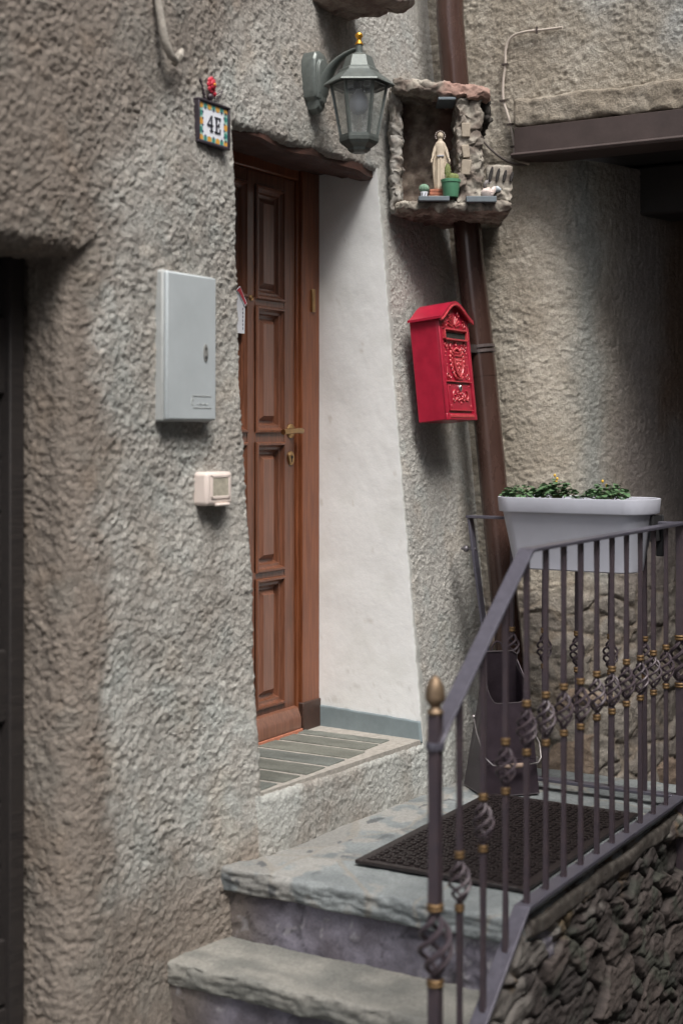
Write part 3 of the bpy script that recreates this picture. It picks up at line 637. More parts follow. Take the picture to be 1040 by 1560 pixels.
def baluster(x, y, zb, zt, zc, hw=.0062, H=.120, bme=bk_me, cme=ck_me, name='baluster', ph=0):
    b = MB(); s = hw
    def seg(z0, z1):
        n = 9; R = []
        for i in range(n + 1):
            z = z0 + (z1 - z0) * i / n; e = .0006 * math.sin(7.1 * i + x * 50); a = ph
            R.append([((s + e) * cx_, (s + e) * cy_, z) for cx_, cy_ in ((-1, -1), (1, -1), (1, 1), (-1, 1))])
        b.loft(R)
    seg(zb, zc - H / 2 + .012); seg(zc + H / 2 - .012, zt); b.T = Matrix.Identity(4)
    me_o = b.build(name, M['iron'], None, world=False, bevel=.0012)
    me_o.parent = rl; me_o.location = Vector((x, y, 0)) - rl.location
    for nm, me, z in (('basket', bme, zc), ('collar', cme, zc + H / 2), ('collar', cme, zc - H / 2)):
        c_ = bpy.data.objects.new(nm, me); C.objects.link(c_); c_.parent = me_o; c_.location = (0, 0, z + random.uniform(-.0015, .0015)); c_.rotation_euler = (0, 0, x * 9)
    return me_o
for x, zc in ((2.92, .996), (3.044, 1.100), (3.17, 1.205), (3.296, 1.274)): baluster(x, RY, zr_bot(x), zr_top(x) - .004, zc)
for i in range(9): baluster(3.418 + .1205 * i, RY, .842, 1.708, 1.276 + random.uniform(-.003, .003))
for y in (2.005, 1.888, 1.771, 1.655, 1.538): baluster(4.53, y, .842, 1.708, 1.274 + random.uniform(-.003, .003))
bkN = basket_mb(.034, .135, .0062, .8).build('basket', M['iron'], None, smooth=True).data; ckN = collar_mb(.0165).build('collar', M['gold'], None, smooth=True).data
for n_ in ('basket', 'collar'):
    for o_ in [o_ for o_ in bpy.data.objects if o_.name.startswith(n_) and o_.parent is None]: bpy.data.objects.remove(o_)
nw = baluster(2.80, RY, -.02, 1.392, .890, .0125, .165, bkN, ckN, 'newel_post')
b = MB(); b.lathe([(.010, 0), (.017, .002), (.019, .008), (.014, .014), (.011, .020), (.016, .026), (.021, .032), (.022, .038), (.0215, .044), (.021, .052), (.018, .066), (.012, .078), (.005, .085), (.001, .087)], 24)
f_ = b.build('finial', M['bronze'], None, smooth=True, world=False); f_.parent = nw; f_.location = (0, 0, 1.388)
b = MB(); b.lathe([(.012, -.008), (.020, -.008), (.022, 0), (.020, .008), (.012, .008)], 20); f_ = b.build('handrail_ring', M['rail'], None, smooth=True, world=False); f_.parent = nw; f_.location = (0, 0, 1.322)
baluster(4.53, RY, .50, 1.708, 1.272, .0125, .152, bkN, ckN, 'newel_post')
# wall end of the far panel: flat bar bolted to the leaning wall
b = MB(); b.bar((4.53, 2.162, 1.706), (4.53, 2.105, 1.30), .034, .008, (1, 0, 0)); b.bar((4.53, 2.105, 1.30), (4.53, 2.06, .842), .034, .008, (1, 0, 0))
wb = b.build('wall_bar', M['rail'], rl, bevel=.001)
b = MB(); b.tube([(4.53, 2.14, 1.60), (4.53, 2.195, 1.60)], .0045, 8); b.ball((4.53, 2.178, 1.60), .012); b.build('wall_bolt', mat('grey_bolt', (.16, .15, .16), .4, .5), rl, smooth=True)

# ============================================================ DRAINPIPE
dp = thing('drainpipe', 'brown downpipe leaning down the corner between the two houses', 'pipe', (4.67, 2.03, .82))
pp = [(4.67, 2.315, 4.2), (4.67, 2.31, 3.5), (4.67, 2.228, 2.6), (4.67, 2.178, 2.2), (4.668, 2.115, 1.6), (4.665, 2.060, 1.1), (4.66, 2.035, .86)]
b = MB(); b.tube([pp[0], pp[1], ((4.67), 2.275, 3.1), pp[2], pp[3]], .0495, 32); b.build('pipe', M['copper_pipe'], dp, smooth=True)
b = MB(); b.tube(pp[3:], .0485, 32); b.build('pipe', M['copper_pipe'], dp, smooth=True)
b = MB(); 
for z, y in ((2.305, 2.191), (2.288, 2.189)): b.tube([(4.67, y + .0007, z + .005), (4.67, y - .0007, z - .005)], .054, 32)
b.box(4.60, 4.625, 2.18, 2.20, 2.284, 2.312); b.tube([(4.61, 2.19, 2.297), (4.61, 2.31, 2.297)], .006, 8); b.build('pipe_clamp', mat('clamp_metal', (.13, .105, .10), .4, .5, .2, 40), dp, smooth=True)

# ============================================================ MASONRY SHRINE (local frame: x along its front, y into the corner)
NA = rad(-59.4); NO = Vector((4.297, 2.32, 0))
sh = thing('wall_shrine', 'crumbling masonry wall shrine with stone shelf and tiled roof in the corner', 'shrine', NO, NA)
def sh_col(P):
    n = fbm(P / .05, 4, 501); f1, f2, r = worley(P / .035, 7)
    c = lerp(np.array([.15, .12, .10]), [.36, .33, .28], sst(n, -.3, .35)); c = lerp(c, c * .75, (r > .7) * 1.0); return c * (1 + .3 * fbm(P / .01, 2, 5))[..., None]
def sh_disp(a):
    def f(P):
        f1, f2, r = worley(P / .04, 7); n = P - np.array([.15, .12, 2.95]); n /= np.linalg.norm(n, axis=-1, keepdims=True) + 1e-6
        return vnoise(P, .035, a, 510, 4) + n * ((r - .5) * a * .5 - a * .12 * (1 - sst(f2 - f1, 0, .1)) + a * .35 * fbm(P / .012, 3, 515))[..., None]
    return f
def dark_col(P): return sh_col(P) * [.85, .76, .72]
G = []
G += roughbox((-.005, .385, -.005, .40, 2.750, 2.785), .005, sh_disp(.016), sh_col, .015)          # mortar bed under shelf
gridmesh('shelf_bed', G, M['stone'], sh, world=False)
G = roughbox((-.022, .014, .030, .30, 2.75, 3.18), .004, sh_disp(.018), lambda P: lerp(sh_col(P), np.array([.30, .285, .26]), sst(fbm(P / .04, 3, 530), -.3, .2)), .015)
gridmesh('left_cheek', G, M['stone'], sh, world=False)
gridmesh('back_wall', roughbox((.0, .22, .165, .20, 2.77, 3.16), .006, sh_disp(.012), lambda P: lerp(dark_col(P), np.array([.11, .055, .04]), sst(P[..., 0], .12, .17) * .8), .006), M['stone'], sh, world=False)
gridmesh('right_pillar', roughbox((.198, .285, .0, .215, 2.78, 3.135), .0045, sh_disp(.020), sh_col, .012), M['stone'], sh, world=False)
for i, z in enumerate((2.93, 3.0, 2.872)):
    b = MB(); b.T = Matrix.Translation((.23, .003, z)) @ Matrix.Rotation(.12 * (i - 1), 4, 'Y') @ Matrix.Rotation(.15 * (1 - i), 4, 'Z'); b.box(-.013 - .003 * i, .013, -.010, .02, 0, .044 + .004 * i)
    b.build('embedded_tile', mat('old_pale_tile', (.33, .28, .22), .85, 0, .2, 60, .4, 120), sh, bevel=.003, world=False)
def roof_d(P):
    d = sh_disp(.018)(P); d[..., 2] += -.10 * (P[..., 0] - .05); return d
gridmesh('roof_slab', roughbox((-.018, .31, -.015, .26, 3.150, 3.195), .005, roof_d, lambda P: lerp(sh_col(P), np.array([.31, .18, .145]), sst(P[..., 0] + .05 * fbm(P / .03, 3, 8), .11, .18) * .75), .012), M['stone'], sh, world=False)
b = MB(); b.box(.135, .195, -.012, .12, 3.124, 3.134); b.build('roof_tile_shard', M['blue_grey_slate'], sh, bevel=.002, world=False)
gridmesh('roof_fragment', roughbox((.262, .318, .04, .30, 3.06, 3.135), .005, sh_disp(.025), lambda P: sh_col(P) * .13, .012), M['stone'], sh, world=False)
b = MB(); b.box(.068, .172, -.030, .15, 2.781, 2.797); b.build('shelf_tile', M['blue_grey_slate'], sh, bevel=.002, world=False)
b = MB(); b.box(.228, .330, -.030, .15, 2.777, 2.797); b.build('shelf_tile', M['blue_grey_slate'], sh, bevel=.002, world=False)
gridmesh('broken_brick', roughbox((.335, .385, .02, .30, 2.78, 2.84), .005, sh_disp(.022), sh_col, .015) + roughbox((.30, .37, .10, .30, 2.79, 2.835), .005, sh_disp(.02), sh_col, .015), M['stone'], sh, world=False)
b = MB()
for i in range(4):
    x = .296 + .024 * i; h = .055 - .006 * i; b.T = Matrix.Translation((x + .014, .015, 2.852)) @ Matrix.Rotation(rad(12), 4, 'Y')
    b.loft([[(r_ * math.cos(t) , y, h / 2 + (h / 2) * 1.0 * math.sin(t)) for t in [k * math.pi / 6 for k in range(12)]] for y, r_ in ((0, .006), (.012, .006))])
b.T = Matrix.Identity(4)
sb = gridmesh('slotted_brick', roughbox((.300, .390, .022, .045, 2.82, 2.912), .004, lambda P: vnoise(P, .03, .006, 520, 4), sh_col, .01), M['stone'], sh, world=False)
b.build('slot', M['dark_wood'], sb, bevel=.002, world=False)

def niche(name, label, cat_, x, y, z, group=None, rz=0):
    p = NO + Vector((x * math.cos(NA) - y * math.sin(NA), x * math.sin(NA) + y * math.cos(NA), z)); return thing(name, label, cat_, p, NA + rz, group)
# statuette
stt = niche('statuette', 'cream statuette of a veiled woman with open hands and starry halo in the shrine', 'statuette', .146, .045, 2.829)
b = MB()
prof = [(0, .017, .016), (.008, .019, .017), (.03, .018, .015), (.06, .0175, .014), (.09, .0165, .0135), (.112, .0155, .012), (.122, .0145, .0115), (.135, .0165, .012), (.15, .0185, .0125), (.160, .0165, .011), (.167, .009, .008), (.174, .0065, .0065)]
R = []
for z, rx, ry in prof:
    R.append([((rx + .0011 * math.cos(9 * t) * (z < .12)) * math.cos(t), (ry + .0011 * math.cos(9 * t + 1) * (z < .12)) * math.sin(t), z) for t in [2 * math.pi * k / 36 for k in range(36)]])
b.loft(R); b.ball((0, -.0005, .184), .0098, 14, (.86, .95, 1.15)); b.ball((0, .003, .185), .0122, 14, (.95, .9, 1.15))
b.ball((0, -.0105, .183), .0018, 8, (.7, 1, 1.3))
for s in (-1, 1):
    b.tube([(s * .012, .001, .156), (s * .0185, -.001, .140), (s * .024, -.003, .120), (s * .027, -.008, .108)], [.0055, .0062, .0060, .0035], 10)
    b.tube([(s * .015, .003, .150), (s * .022, .004, .110), (s * .021, .004, .06), (s * .016, .003, .006)], [.005, .0065, .006, .005], 10)
    b.tube([(s * .027, -.008, .108), (s * .0305, -.011, .101), (s * .033, -.014, .096)], [.0032, .0030, .0015], 8)
    for k in range(3): b.tube([(s * (.031 - .002 * k), -.012, .100), (s * (.0345 - .0025 * k), -.0145, .0925 - .001 * k)], [.0012, .0008], 5)
body = b.build('figure', M['cream_figure'], stt, world=False)
rmod = body.modifiers.new('remesh', 'REMESH'); rmod.mode = 'VOXEL'; rmod.voxel_size = .0011; rmod.use_smooth_shade = True
smo = body.modifiers.new('smooth', 'SMOOTH'); smo.factor = .5; smo.iterations = 1
b = MB()
for k in range(11):
    a = rad(-35 + 25 * k); b.ball((.0165 * math.cos(a), .004, .186 + .0165 * math.sin(a)), .0022, 6, rings=5)
b.tube([(.0165 * math.cos(rad(-40 + 13 * k)), .004, .186 + .0165 * math.sin(rad(-40 + 13 * k))) for k in range(21)], .0009, 5)
b.build('halo', M['shell'], stt, smooth=True, world=False)
b = MB(); b.box(-.012, .012, -.0155, .004, .112, .117); b.build('belt', mat('faded_blue', (.33, .33, .36), .6), stt, bevel=.001, world=False)
for i in range(3):
    t = niche('roof_tile', ('lowest pale', 'middle', 'topmost')[i] + ' of the three flat clay tiles under the statuette', 'tile', .1335 + .002 * (i - 1), .045, 2.797 + .0107 * i, 'clay tiles under the statuette', rad((-3, 2, -1)[i]))
    b = MB(); b.box(-.026, .026, -.028, .03, 0, .0098); b.k = 1; b.box(-.0262, .0262, -.0284, -.024, .003, .0065)
    b.build('slab', [mat('pinkish_clay', (.47, .27, .19), .85, 0, .2, 60) if i == 0 else M['terracotta'], M['terracotta']], t, bevel=.001, world=False)
gp = niche('cactus_pot', 'green plastic pot with a prickly pear cactus beside the statuette', 'plant pot', .178, .0, 2.797)
b = MB(); b.lathe([(.0, .0), (.0245, .0), (.0255, .003), (.0315, .049), (.0335, .050), (.0340, .059), (.0320, .060), (.0300, .056), (.0, .054)], 32); b.build('pot', M['green_pot'], gp, smooth=True, world=False)
b = MB(); b.lathe([(.0, .053), (.0295, .053), (.0295, .0555), (0, .057)], 20); b.build('soil', M['soil'], gp, world=False)
b = MB(); b.ball((-.010, .004, .085), .030, 14, (.38, .25, 1.05)); b.ball((.004, -.004, .066), .016, 12, (.8, .45, 1)); b.ball((.014, .002, .068), .016, 12, (1.0, .45, .85))
b.build('cactus', M['cactus'], gp, smooth=True, world=False)
b = MB()
for k in range(90):
    a = random.random() * 6.283; e = random.random() * 3.1; p = Vector((-.010 + .0115 * math.cos(a) * math.sin(e), .004 - .0077 * abs(math.sin(a) * math.sin(e)), .085 + .0318 * math.cos(e))); q = p + Vector((math.cos(a) * .004, -.004, .003 * math.cos(e))); b.tube([p, q], [.0004, .0001], 3)
b.build('spine', M['shell'], gp, world=False)
sp = niche('cactus_pot', 'tiny white and black patterned pot with a round green cactus at the shrine left', 'plant pot', .090, .035, 2.797)
b = MB(); b.lathe([(0, 0), (.0115, 0), (.0135, .024), (.012, .024), (0, .021)], 20)
b.k = 1
for k in range(8):
    a = k * math.pi / 4; b.tube([(.0122 * math.cos(a), .0122 * math.sin(a), .004), (.0135 * math.cos(a + .35), .0135 * math.sin(a + .35), .020)], .0012, 5)
b.build('pot', [M['tile_white'], M['black']], sp, smooth=True, world=False)
b = MB(); R = []
for i in range(9):
    ph = math.pi * (i / 8 * .96 + .02); R.append([((.0165 + .0012 * math.cos(12 * t)) * math.sin(ph) * math.cos(t), (.0165 + .0012 * math.cos(12 * t)) * math.sin(ph) * math.sin(t), .036 - .0155 * math.cos(ph)) for t in [2 * math.pi * k / 48 for k in range(48)]])
b.loft(R); b.build('cactus', M['cactus2'], sp, smooth=True, world=False)
for i, (x, y, z, r_, sc, nm, lb) in enumerate(((.300, -.006, 2.812, .016, (1.25, .6, 1), 'shell', 'pinkish broken shell lying on the shrine shelf edge'), (.318, .0, 2.816, .015, (.8, .6, 1.3), 'shell', 'creamy upright shell leaning at the shrine shelf edge'),
        (.306, .045, 2.842, .020, (1.5, .8, .75), 'pebble', 'grey white flat stone resting on the broken brick of the shrine'), (.335, .02, 2.828, .012, (.9, .7, 1.2), 'pebble', 'small bluish stone on the right end of the shrine shelf'), (.352, .04, 2.835, .018, (1.0, .8, 1.0), 'pebble', 'round mauve grey stone at the far right of the shrine shelf'))):
    o = niche(nm, lb, nm, x, y, z); bpy.data.objects.remove(o)
    p = NO + Vector((x * math.cos(NA) - y * math.sin(NA), x * math.sin(NA) + y * math.cos(NA), z))
    b = MB(); b.ball((0, 0, 0), r_, 14, sc, 9); b.v = [tuple(Vector(v) * (1 + .10 * math.sin(v[0] * 300 + i) + .08 * math.cos(v[2] * 400 + v[1] * 300))) for v in b.v]
    o = b.build(nm, [M['shell'], M['shell'], mat('pale_stone', (.45, .42, .42), .7, 0, .15, 60), mat('blue_stone', (.40, .44, .48), .6, 0, .1, 60), mat('mauve_stone', (.34, .29, .28), .7, 0, .15, 60)][i], smooth=True)
    o.location = p; o.rotation_euler = (.3, .4 * i, NA + i); tag(o, lb, nm)

# ============================================================ WALL LANTERN
ln = thing('wall_lantern', 'grey hexagonal wall lantern with glass panes and gilt finial above the doorway', 'lantern', (3.86, 2.22, 2.86))
LX, LY = 3.86, 2.22
def hexring(r, z): return [(LX + r * math.cos(rad(60 * k)), LY + r * math.sin(rad(60 * k)), z) for k in range(6)]
b = MB(); b.loft([hexring(r, z) for r, z in ((.108, 3.070), (.110, 3.073), (.108, 3.077), (.062, 3.112), (.060, 3.120), (.052, 3.125), (.040, 3.160), (.030, 3.166), (.016, 3.172))], cap=False)
b.loft([hexring(r, z) for r, z in ((.106, 3.0705), (.070, 3.090), (.01, 3.095))], cap=False)
b.build('lamp_roof', M['lamp'], ln)
b = MB(); b.lathe([(.016, 3.168), (.011, 3.172), (.011, 3.195), (.013, 3.197), (.0, 3.198)], 20, (LX, LY, 0)); col_o = b.build('collar', M['lamp'], ln, smooth=True)
b = MB(); b.lathe([(0, 0), (.0125, 0), (.013, .003), (.010, .008), (.0065, .014), (.0075, .020), (.0115, .026), (.012, .031), (.009, .036), (.0, .038)], 20, (LX, LY, 3.197)); b.build('finial', M['gilt'], ln, smooth=True)
rt, rb_, zt_, zb_ = .088, .057, 3.078, 2.912
b = MB()
for k in range(6):
    a = rad(60 * k); p = (LX + rt * math.cos(a), LY + rt * math.sin(a), zt_); q = (LX + rb_ * math.cos(a), LY + rb_ * math.sin(a), zb_); b.bar(p, q, .006, .006, (math.cos(a), math.sin(a), 0))
# top and bottom frames
for r0, r1, z0, z1_ in ((rt + .003, rt - .006, zt_ - .008, zt_ + .002), (rb_ + .004, rb_ - .004, zb_ - .004, zb_ + .006)):
    b.loft([hexring(r0, z0), hexring(r0, z1_), hexring(r1, z1_), hexring(r1, z0), hexring(r0, z0)], cap=False)
b.build('frame', M['lamp'], ln)
# inner mullions of each pane frame
for k in range(6):
    a0, a1 = rad(60 * k), rad(60 * k + 60); s_ = .97
    q = [(LX + rt * s_ * math.cos(a0), LY + rt * s_ * math.sin(a0), zt_ - .002), (LX + rt * s_ * math.cos(a1), LY + rt * s_ * math.sin(a1), zt_ - .002), (LX + rb_ * s_ * math.cos(a1), LY + rb_ * s_ * math.sin(a1), zb_), (LX + rb_ * s_ * math.cos(a0), LY + rb_ * s_ * math.sin(a0), zb_)]
    b = MB(); b.add(q, [(0, 1, 2, 3)]); b.build('glass_pane', M['glass'], ln)
    b = MB(); qv_ = [Vector(v) for v in q]; ce = sum(qv_, Vector()) / 4; nrm_ = (qv_[1] - qv_[0]).cross(qv_[2] - qv_[0]).normalized()
    ins_ = []
    for i in range(4):
        p = qv_[i]; d1_ = (qv_[(i + 1) % 4] - p).normalized(); d2_ = (qv_[(i - 1) % 4] - p).normalized(); ins_.append(p + (d1_ + d2_) * .0058)
    o_ = .0012; b.loft([[tuple(v - nrm_ * o_) for v in qv_], [tuple(v + nrm_ * o_) for v in qv_], [tuple(v + nrm_ * o_) for v in ins_], [tuple(v - nrm_ * o_) for v in ins_], [tuple(v - nrm_ * o_) for v in qv_]], cap=False)
    b.build('pane_frame', M['lamp'], ln)
b = MB(); b.loft([hexring(r, z) for r, z in ((.001, 2.862), (.024, 2.864), (.034, 2.871), (.036, 2.878), (.052, 2.889), (.060, 2.898), (.062, 2.909), (.056, 2.912), (.001, 2.912))], cap=False); b.build('lamp_base', M['lamp'], ln)
b = MB(); b.lathe([(0, 3.09), (.016, 3.09), (.016, 3.060), (0, 3.058)], 16, (LX, LY, 0)); so = b.build('lamp_holder', M['black'], ln, smooth=True)
b = MB(); b.lathe([(.012, 3.060), (.014, 3.052), (.026, 3.035), (.030, 3.020), (.029, 3.005), (.020, 2.990), (.006, 2.983), (.001, 2.982)], 24, (LX, LY, 0)); b.build('bulb', M['bulb'], ln, smooth=True)
b = MB(); arc = [(LX, 2.362, 3.050), (LX, 2.352, 3.082), (LX, 2.338, 3.112), (LX, 2.318, 3.140), (LX, 2.295, 3.160), (LX, 2.268, 3.175), (LX, 2.242, 3.184), (LX, LY, 3.187)]
b.tube(arc, [.030, .030, .026, .021, .016, .012, .0095, .008], 14, (1, .62)); b.build('arm', M['lamp'], ln, smooth=True)
yb = 2.385; outl = [(0, -.098), (.020, -.085), (.024, -.060), (.036, -.050), (.040, -.02), (.043, .03), (.040, .07), (.028, .092), (0, .100)]
outl = outl + [(-x, z) for x, z in reversed(outl[1:-1])]
b = MB(); b.loft([[(LX + x * s, y, 3.098 + z * s) for x, z in outl] for y, s in ((yb + .02, 1.0), (yb - .022, 1.0), (yb - .030, .90), (yb - .032, .74), (yb - .040, .70), (yb - .042, .5))]); b.build('backplate', M['lamp'], ln, bevel=.002)

# ============================================================ LETTER BOX (local: x along wall, -y outwards, base at its lower back edge)
mbx = thing('letter_box', 'glossy red cast letter box with embossed coat of arms and arched roof', 'letter box', (4.450, 2.262, 2.042), 0, None, rad(-6.0))
mbx.scale = (.95, 1, 1.035); mbx.location.z = 2.034
W2, Dp, H = .120, .112, .335
F = -Dp
b = MB(); b.box(-W2, W2, F + .008, 0, 0, H); b.box(-W2 - .002, W2 + .002, F, F + .010, -.001, .022)
for s in (-1, 1): b.box(s * W2 - .011 - (.003 if s > 0 else -.003) * 0, s * W2 + .011, F - .001, F + .02, .0, H) if False else b.box(min(s * (W2 - .018), s * (W2 + .001)), max(s * (W2 - .018), s * (W2 + .001)), F, F + .010, .02, H)
bd = b.build('body', M['red'], mbx, bevel=.003, world=False)
# front plate with arched top
arch = [(-.118 + .236 * t, H - .006 + .054 * (0.5 - 0.5 * math.cos(2 * math.pi * (.06 + .88 * t))) ** .75) for t in [k / 20 for k in range(21)]]
b = MB(); b.prism([(-.118, .27)] + arch + [(.118, .27)], F + .0035, F + .012); b.build('front_gable', M['red'], mbx, bevel=.001, world=False)
# roof: ogee profile swept back
def rz(t): return H - .004 + .056 * (0.5 - 0.5 * math.cos(2 * math.pi * t)) ** .75
R = []
for y in (F - .014, F - .012, .0):
    top = [(-.134 + .268 * k / 24, y, rz(k / 24) + .006) for k in range(25)]; botm = [(-.134 + .268 * k / 24, y, rz(k / 24) - .002) for k in range(24, -1, -1)]
    R.append(top + botm)
b = MB(); b.loft(R); b.build('roof', M['red'], mbx, smooth=True, world=False)
b = MB(); b.tube([(-.130 + .260 * k / 24, F - .013, rz(k / 24) - .006) for k in range(25)], .0042, 8); b.build('roof_bead', M['red_relief'], mbx, smooth=True, world=False)
def relief_curl(b, cx_, cz, r, a0, turns, s=1, rad_=.0022, y=F - .001):
    pts = []
    for i in range(18):
        t = i / 17; rr = r * (1 - .8 * t); a = a0 + s * turns * 2 * math.pi * t; pts.append((cx_ + rr * math.cos(a), y, cz + rr * math.sin(a)))
    b.tube(pts, [rad_ * (1 - .35 * i / 17) for i in range(18)], 6)
def bead(b, x, z, r, sx=1, sz=1, y=F + .001): b.ball((x, y, z), r, 10, (sx, .7, sz), 6)
# mail slot
b = MB()
for bx in ((-.092, .092, .295, .301), (-.092, .092, .262, .268), (-.092, -.087, .262, .301), (.087, .092, .262, .301)): b.box(bx[0], bx[1], F - .007, F + .008, bx[2], bx[3])
sl = b.build('slot_frame', M['red_relief'], mbx, bevel=.0015, world=False)
b = MB(); b.box(-.087, .087, F + .0035, F + .007, .268, .295); b.build('slot_opening', M['black'], sl, world=False)
b = MB()
for k in range(34): x = -.083 + .005 * k; b.box(x, x + .0022, F + .0015, F + .004, .268, .292 - .004 * random.random())
b.build('slot_bristle', M['bristle'], sl, world=False)
# ornament: fan under gable
b = MB(); Y0 = F + .002
for k in range(9):
    a = rad(18 + 18 * k); b.tube([(.012 * math.cos(a), Y0, .307 + .010 * math.sin(a)), (.052 * math.cos(a), Y0 - .001, .307 + .038 * math.sin(a))], [.0022, .0035], 6)
for s in (-1, 1):
    relief_curl(b, s * .070, .318, .014, rad(90), 1.1, -s); relief_curl(b, s * .038, .350, .010, rad(90), 1.0, s); bead(b, s * .092, .314, .004)
fan = b.build('gable_ornament', M['red_relief'], mbx, smooth=True, world=False)
# recessed panel with coat of arms
b = MB(); b.box(-.100, .100, F + .0035, F + .009, .128, .262); b.build('front_panel', M['red'], mbx, world=False)
b = MB()
sh_pts = [(-.030, .205), (-.033, .18), (-.026, .160), (-.010, .146), (0, .139), (.010, .146), (.026, .160), (.033, .18), (.030, .205)]
b.prism(sh_pts, F - .004, F + .006); b.tube([(x, F - .004, z) for x, z in sh_pts], .003, 6)
for k in range(5): bead(b, -.02 + .01 * k, .196, .0045, y=F - .003)
for (x, z, r_) in ((-.012, .182, .007), (.012, .182, .007), (0, .170, .007), (-.010, .162, .005), (.011, .163, .005), (0, .186, .006)): bead(b, x, z, r_, y=F - .003)
b.tube([(-.028, F - .003, .212), (.028, F - .003, .212)], .0035, 6); b.tube([(-.024, F - .003, .222), (.024, F - .003, .222)], .003, 6)
for k in range(5): bead(b, -.02 + .01 * k, .231 + .006 * math.cos((k - 2) * .8), .005, y=F - .001)
bead(b, 0, .247, .006); bead(b, 0, .256, .004)
for s in (-1, 1):
    for j, (x, z) in enumerate(((.036, .232), (.046, .222), (.052, .208), (.054, .193), (.052, .178), (.045, .164), (.037, .152))): bead(b, s * x, z, .0068, 1, 1.25, F + .001); bead(b, s * (x - .011), z - .006, .005)
    relief_curl(b, s * .044, .240, .010, rad(90), 1.1, -s)
b.tube([(-.03 + .06 * k / 8, F - .002, .143 - .008 * math.sin(math.pi * k / 8)) for k in range(9)], .003, 6)
b.build('coat_of_arms', M['red_relief'], mbx, smooth=True, world=False)
for s in (-1, 1):
    b = MB(); relief_curl(b, s * .080, .248, .012, rad(90), 1.2, s, .0022, F + .002); relief_curl(b, s * .070, .235, .007, 0, 1.2, -s, .0018, F + .002); bead(b, s * .084, .222, .004, y=F + .003); bead(b, s * .086, .210, .003, y=F + .003)
    b.build('corner_scroll', M['red_relief'], mbx, smooth=True, world=False)
    b = MB(); relief_curl(b, s * .080, .146, .013, rad(-90), 1.2, s, .0022, F + .002); relief_curl(b, s * .066, .142, .007, 0, 1.2, s, .0018, F + .002); b.tube([(s * .086, F + .002, .155), (s * .084, F + .002, .175)], [.003, .001], 6); bead(b, s * .082, .182, .003, y=F + .003)
    b.build('corner_scroll', M['red_relief'], mbx, smooth=True, world=False)
b = MB(); b.box(-.098, .098, F - .004, F + .006, .124, .128); b.build('divider_rib', M['red_relief'], mbx, bevel=.001, world=False)
b = MB(); b.box(-.092, .092, F + .0015, F + .008, .032, .118); dr = b.build('lower_door', M['red'], mbx, bevel=.002, world=False)
b = MB(); b.box(-.092, .092, F - .002, F + .003, .030, .033); b.build('lip', M['red_relief'], dr, bevel=.0008, world=False)
b = MB()
for s in (-1, 1):
    relief_curl(b, s * .044, .078, .020, rad(90), 1.1, -s, .003, F); relief_curl(b, s * .022, .070, .012, rad(90), 1.1, s, .0028, F); relief_curl(b, s * .058, .066, .009, rad(0), 1.1, s, .0022, F)
    relief_curl(b, s * .020, .088, .008, rad(0), 1.1, -s, .002, F); bead(b, s * .078, .112, .0035); bead(b, s * .080, .045, .004, 1, 1.6)
for k in range(5): bead(b, -.014 + .007 * k, .072 - .006 * math.cos((k - 2)), .0045, y=F)
bead(b, 0, .056, .005); bead(b, 0, .085, .006, y=F); b.build('lower_ornament', M['red_relief'], dr, smooth=True, world=False)
b = MB(); b.T = Matrix.Translation((0, F + .001, .106)) @ Matrix.Rotation(rad(90), 4, 'X'); b.lathe([(0, 0), (.009, 0), (.009, .003), (.007, .006), (0, .007)], 20, sy=1.3); b.build('lock', M['chrome'], dr, smooth=True, world=False)
for (x0, x1) in ((-.098, .098),): b = MB(); b.box(x0, x1, F - .002, F + .012, .006, .018); b.build('bottom_moulding', M['red_relief'], mbx, bevel=.003, world=False)

# ============================================================ METER CABINET, DOORBELL, HOUSE NUMBER
mc = thing('meter_cabinet', 'pale grey plastic meter cabinet with oval latch on the wall left of the door', 'cabinet', (3.126, 2.350, 2.033), rad(0.5))
b = MB(); b.box(-.114, .114, -.026, .04, -.002, .396); b.build('housing', M['grey_plastic2'], mc, bevel=.006, world=False)
b = MB(); b.box(-.111, .111, -.038, -.024, .002, .392); dd = b.build('lid', M['grey_plastic'], mc, bevel=.005, world=False)
b = MB(); b.T = Matrix.Translation((.060, -.038, .185)) @ Matrix.Rotation(rad(90), 4, 'X'); b.lathe([(0, 0), (.0105, 0), (.0105, .002), (.0085, .003), (0, .001)], 24, sy=2.3); b.k = 1; b.lathe([(0, .0015), (.0055, .0015), (.0045, .004), (0, .004)], 16, (0, -.012, 0)); b.lathe([(0, .0015), (.004, .0015), (.0035, .003), (0, .003)], 16, (0, .012, 0))
b.build('latch', [mat('grimy_grey', (.20, .20, .19), .6, 0, .4, 150), M['hole']], mc, smooth=True, world=False)
em = MB()
for p, q in (((0, .068), (.085, .068)), ((0, .068), (0, .058)), ((.004, .036), (.085, .036))): em.tube([(p[0], -.0385, p[1]), (q[0], -.0385, q[1])], .0010, 6)
em.tube([(.0 + .004 * math.cos(t), -.0385, .051 + .008 * math.sin(t)) for t in [rad(20 + 32 * k) for k in range(11)]], .0012, 6)
em.tube([(.022 + .010 * k, -.0385, .044 + .0035 * (k % 2)) for k in range(6)], .0011, 6)
em.build('embossed_mark', M['grey_plastic2'], dd, smooth=True, world=False)
db = thing('doorbell', 'cream plastic doorbell box with yellowed name window beside the door', 'doorbell', (3.246, 2.341, 1.800), rad(0))
b = MB(); b.box(-.060, .062, -.034, .02, .002, .094); b.build('housing', M['cream_plastic'], db, bevel=.011, world=False, seg=4)
b = MB()
for bx in ((-.041, .046, .078, .086), (-.041, .046, .020, .028), (-.041, -.034, .02, .086), (.039, .046, .02, .086)): b.box(bx[0], bx[1], -.0365, -.032, bx[2], bx[3])
b.build('window_frame', M['cream_plastic'], db, bevel=.0015, world=False)
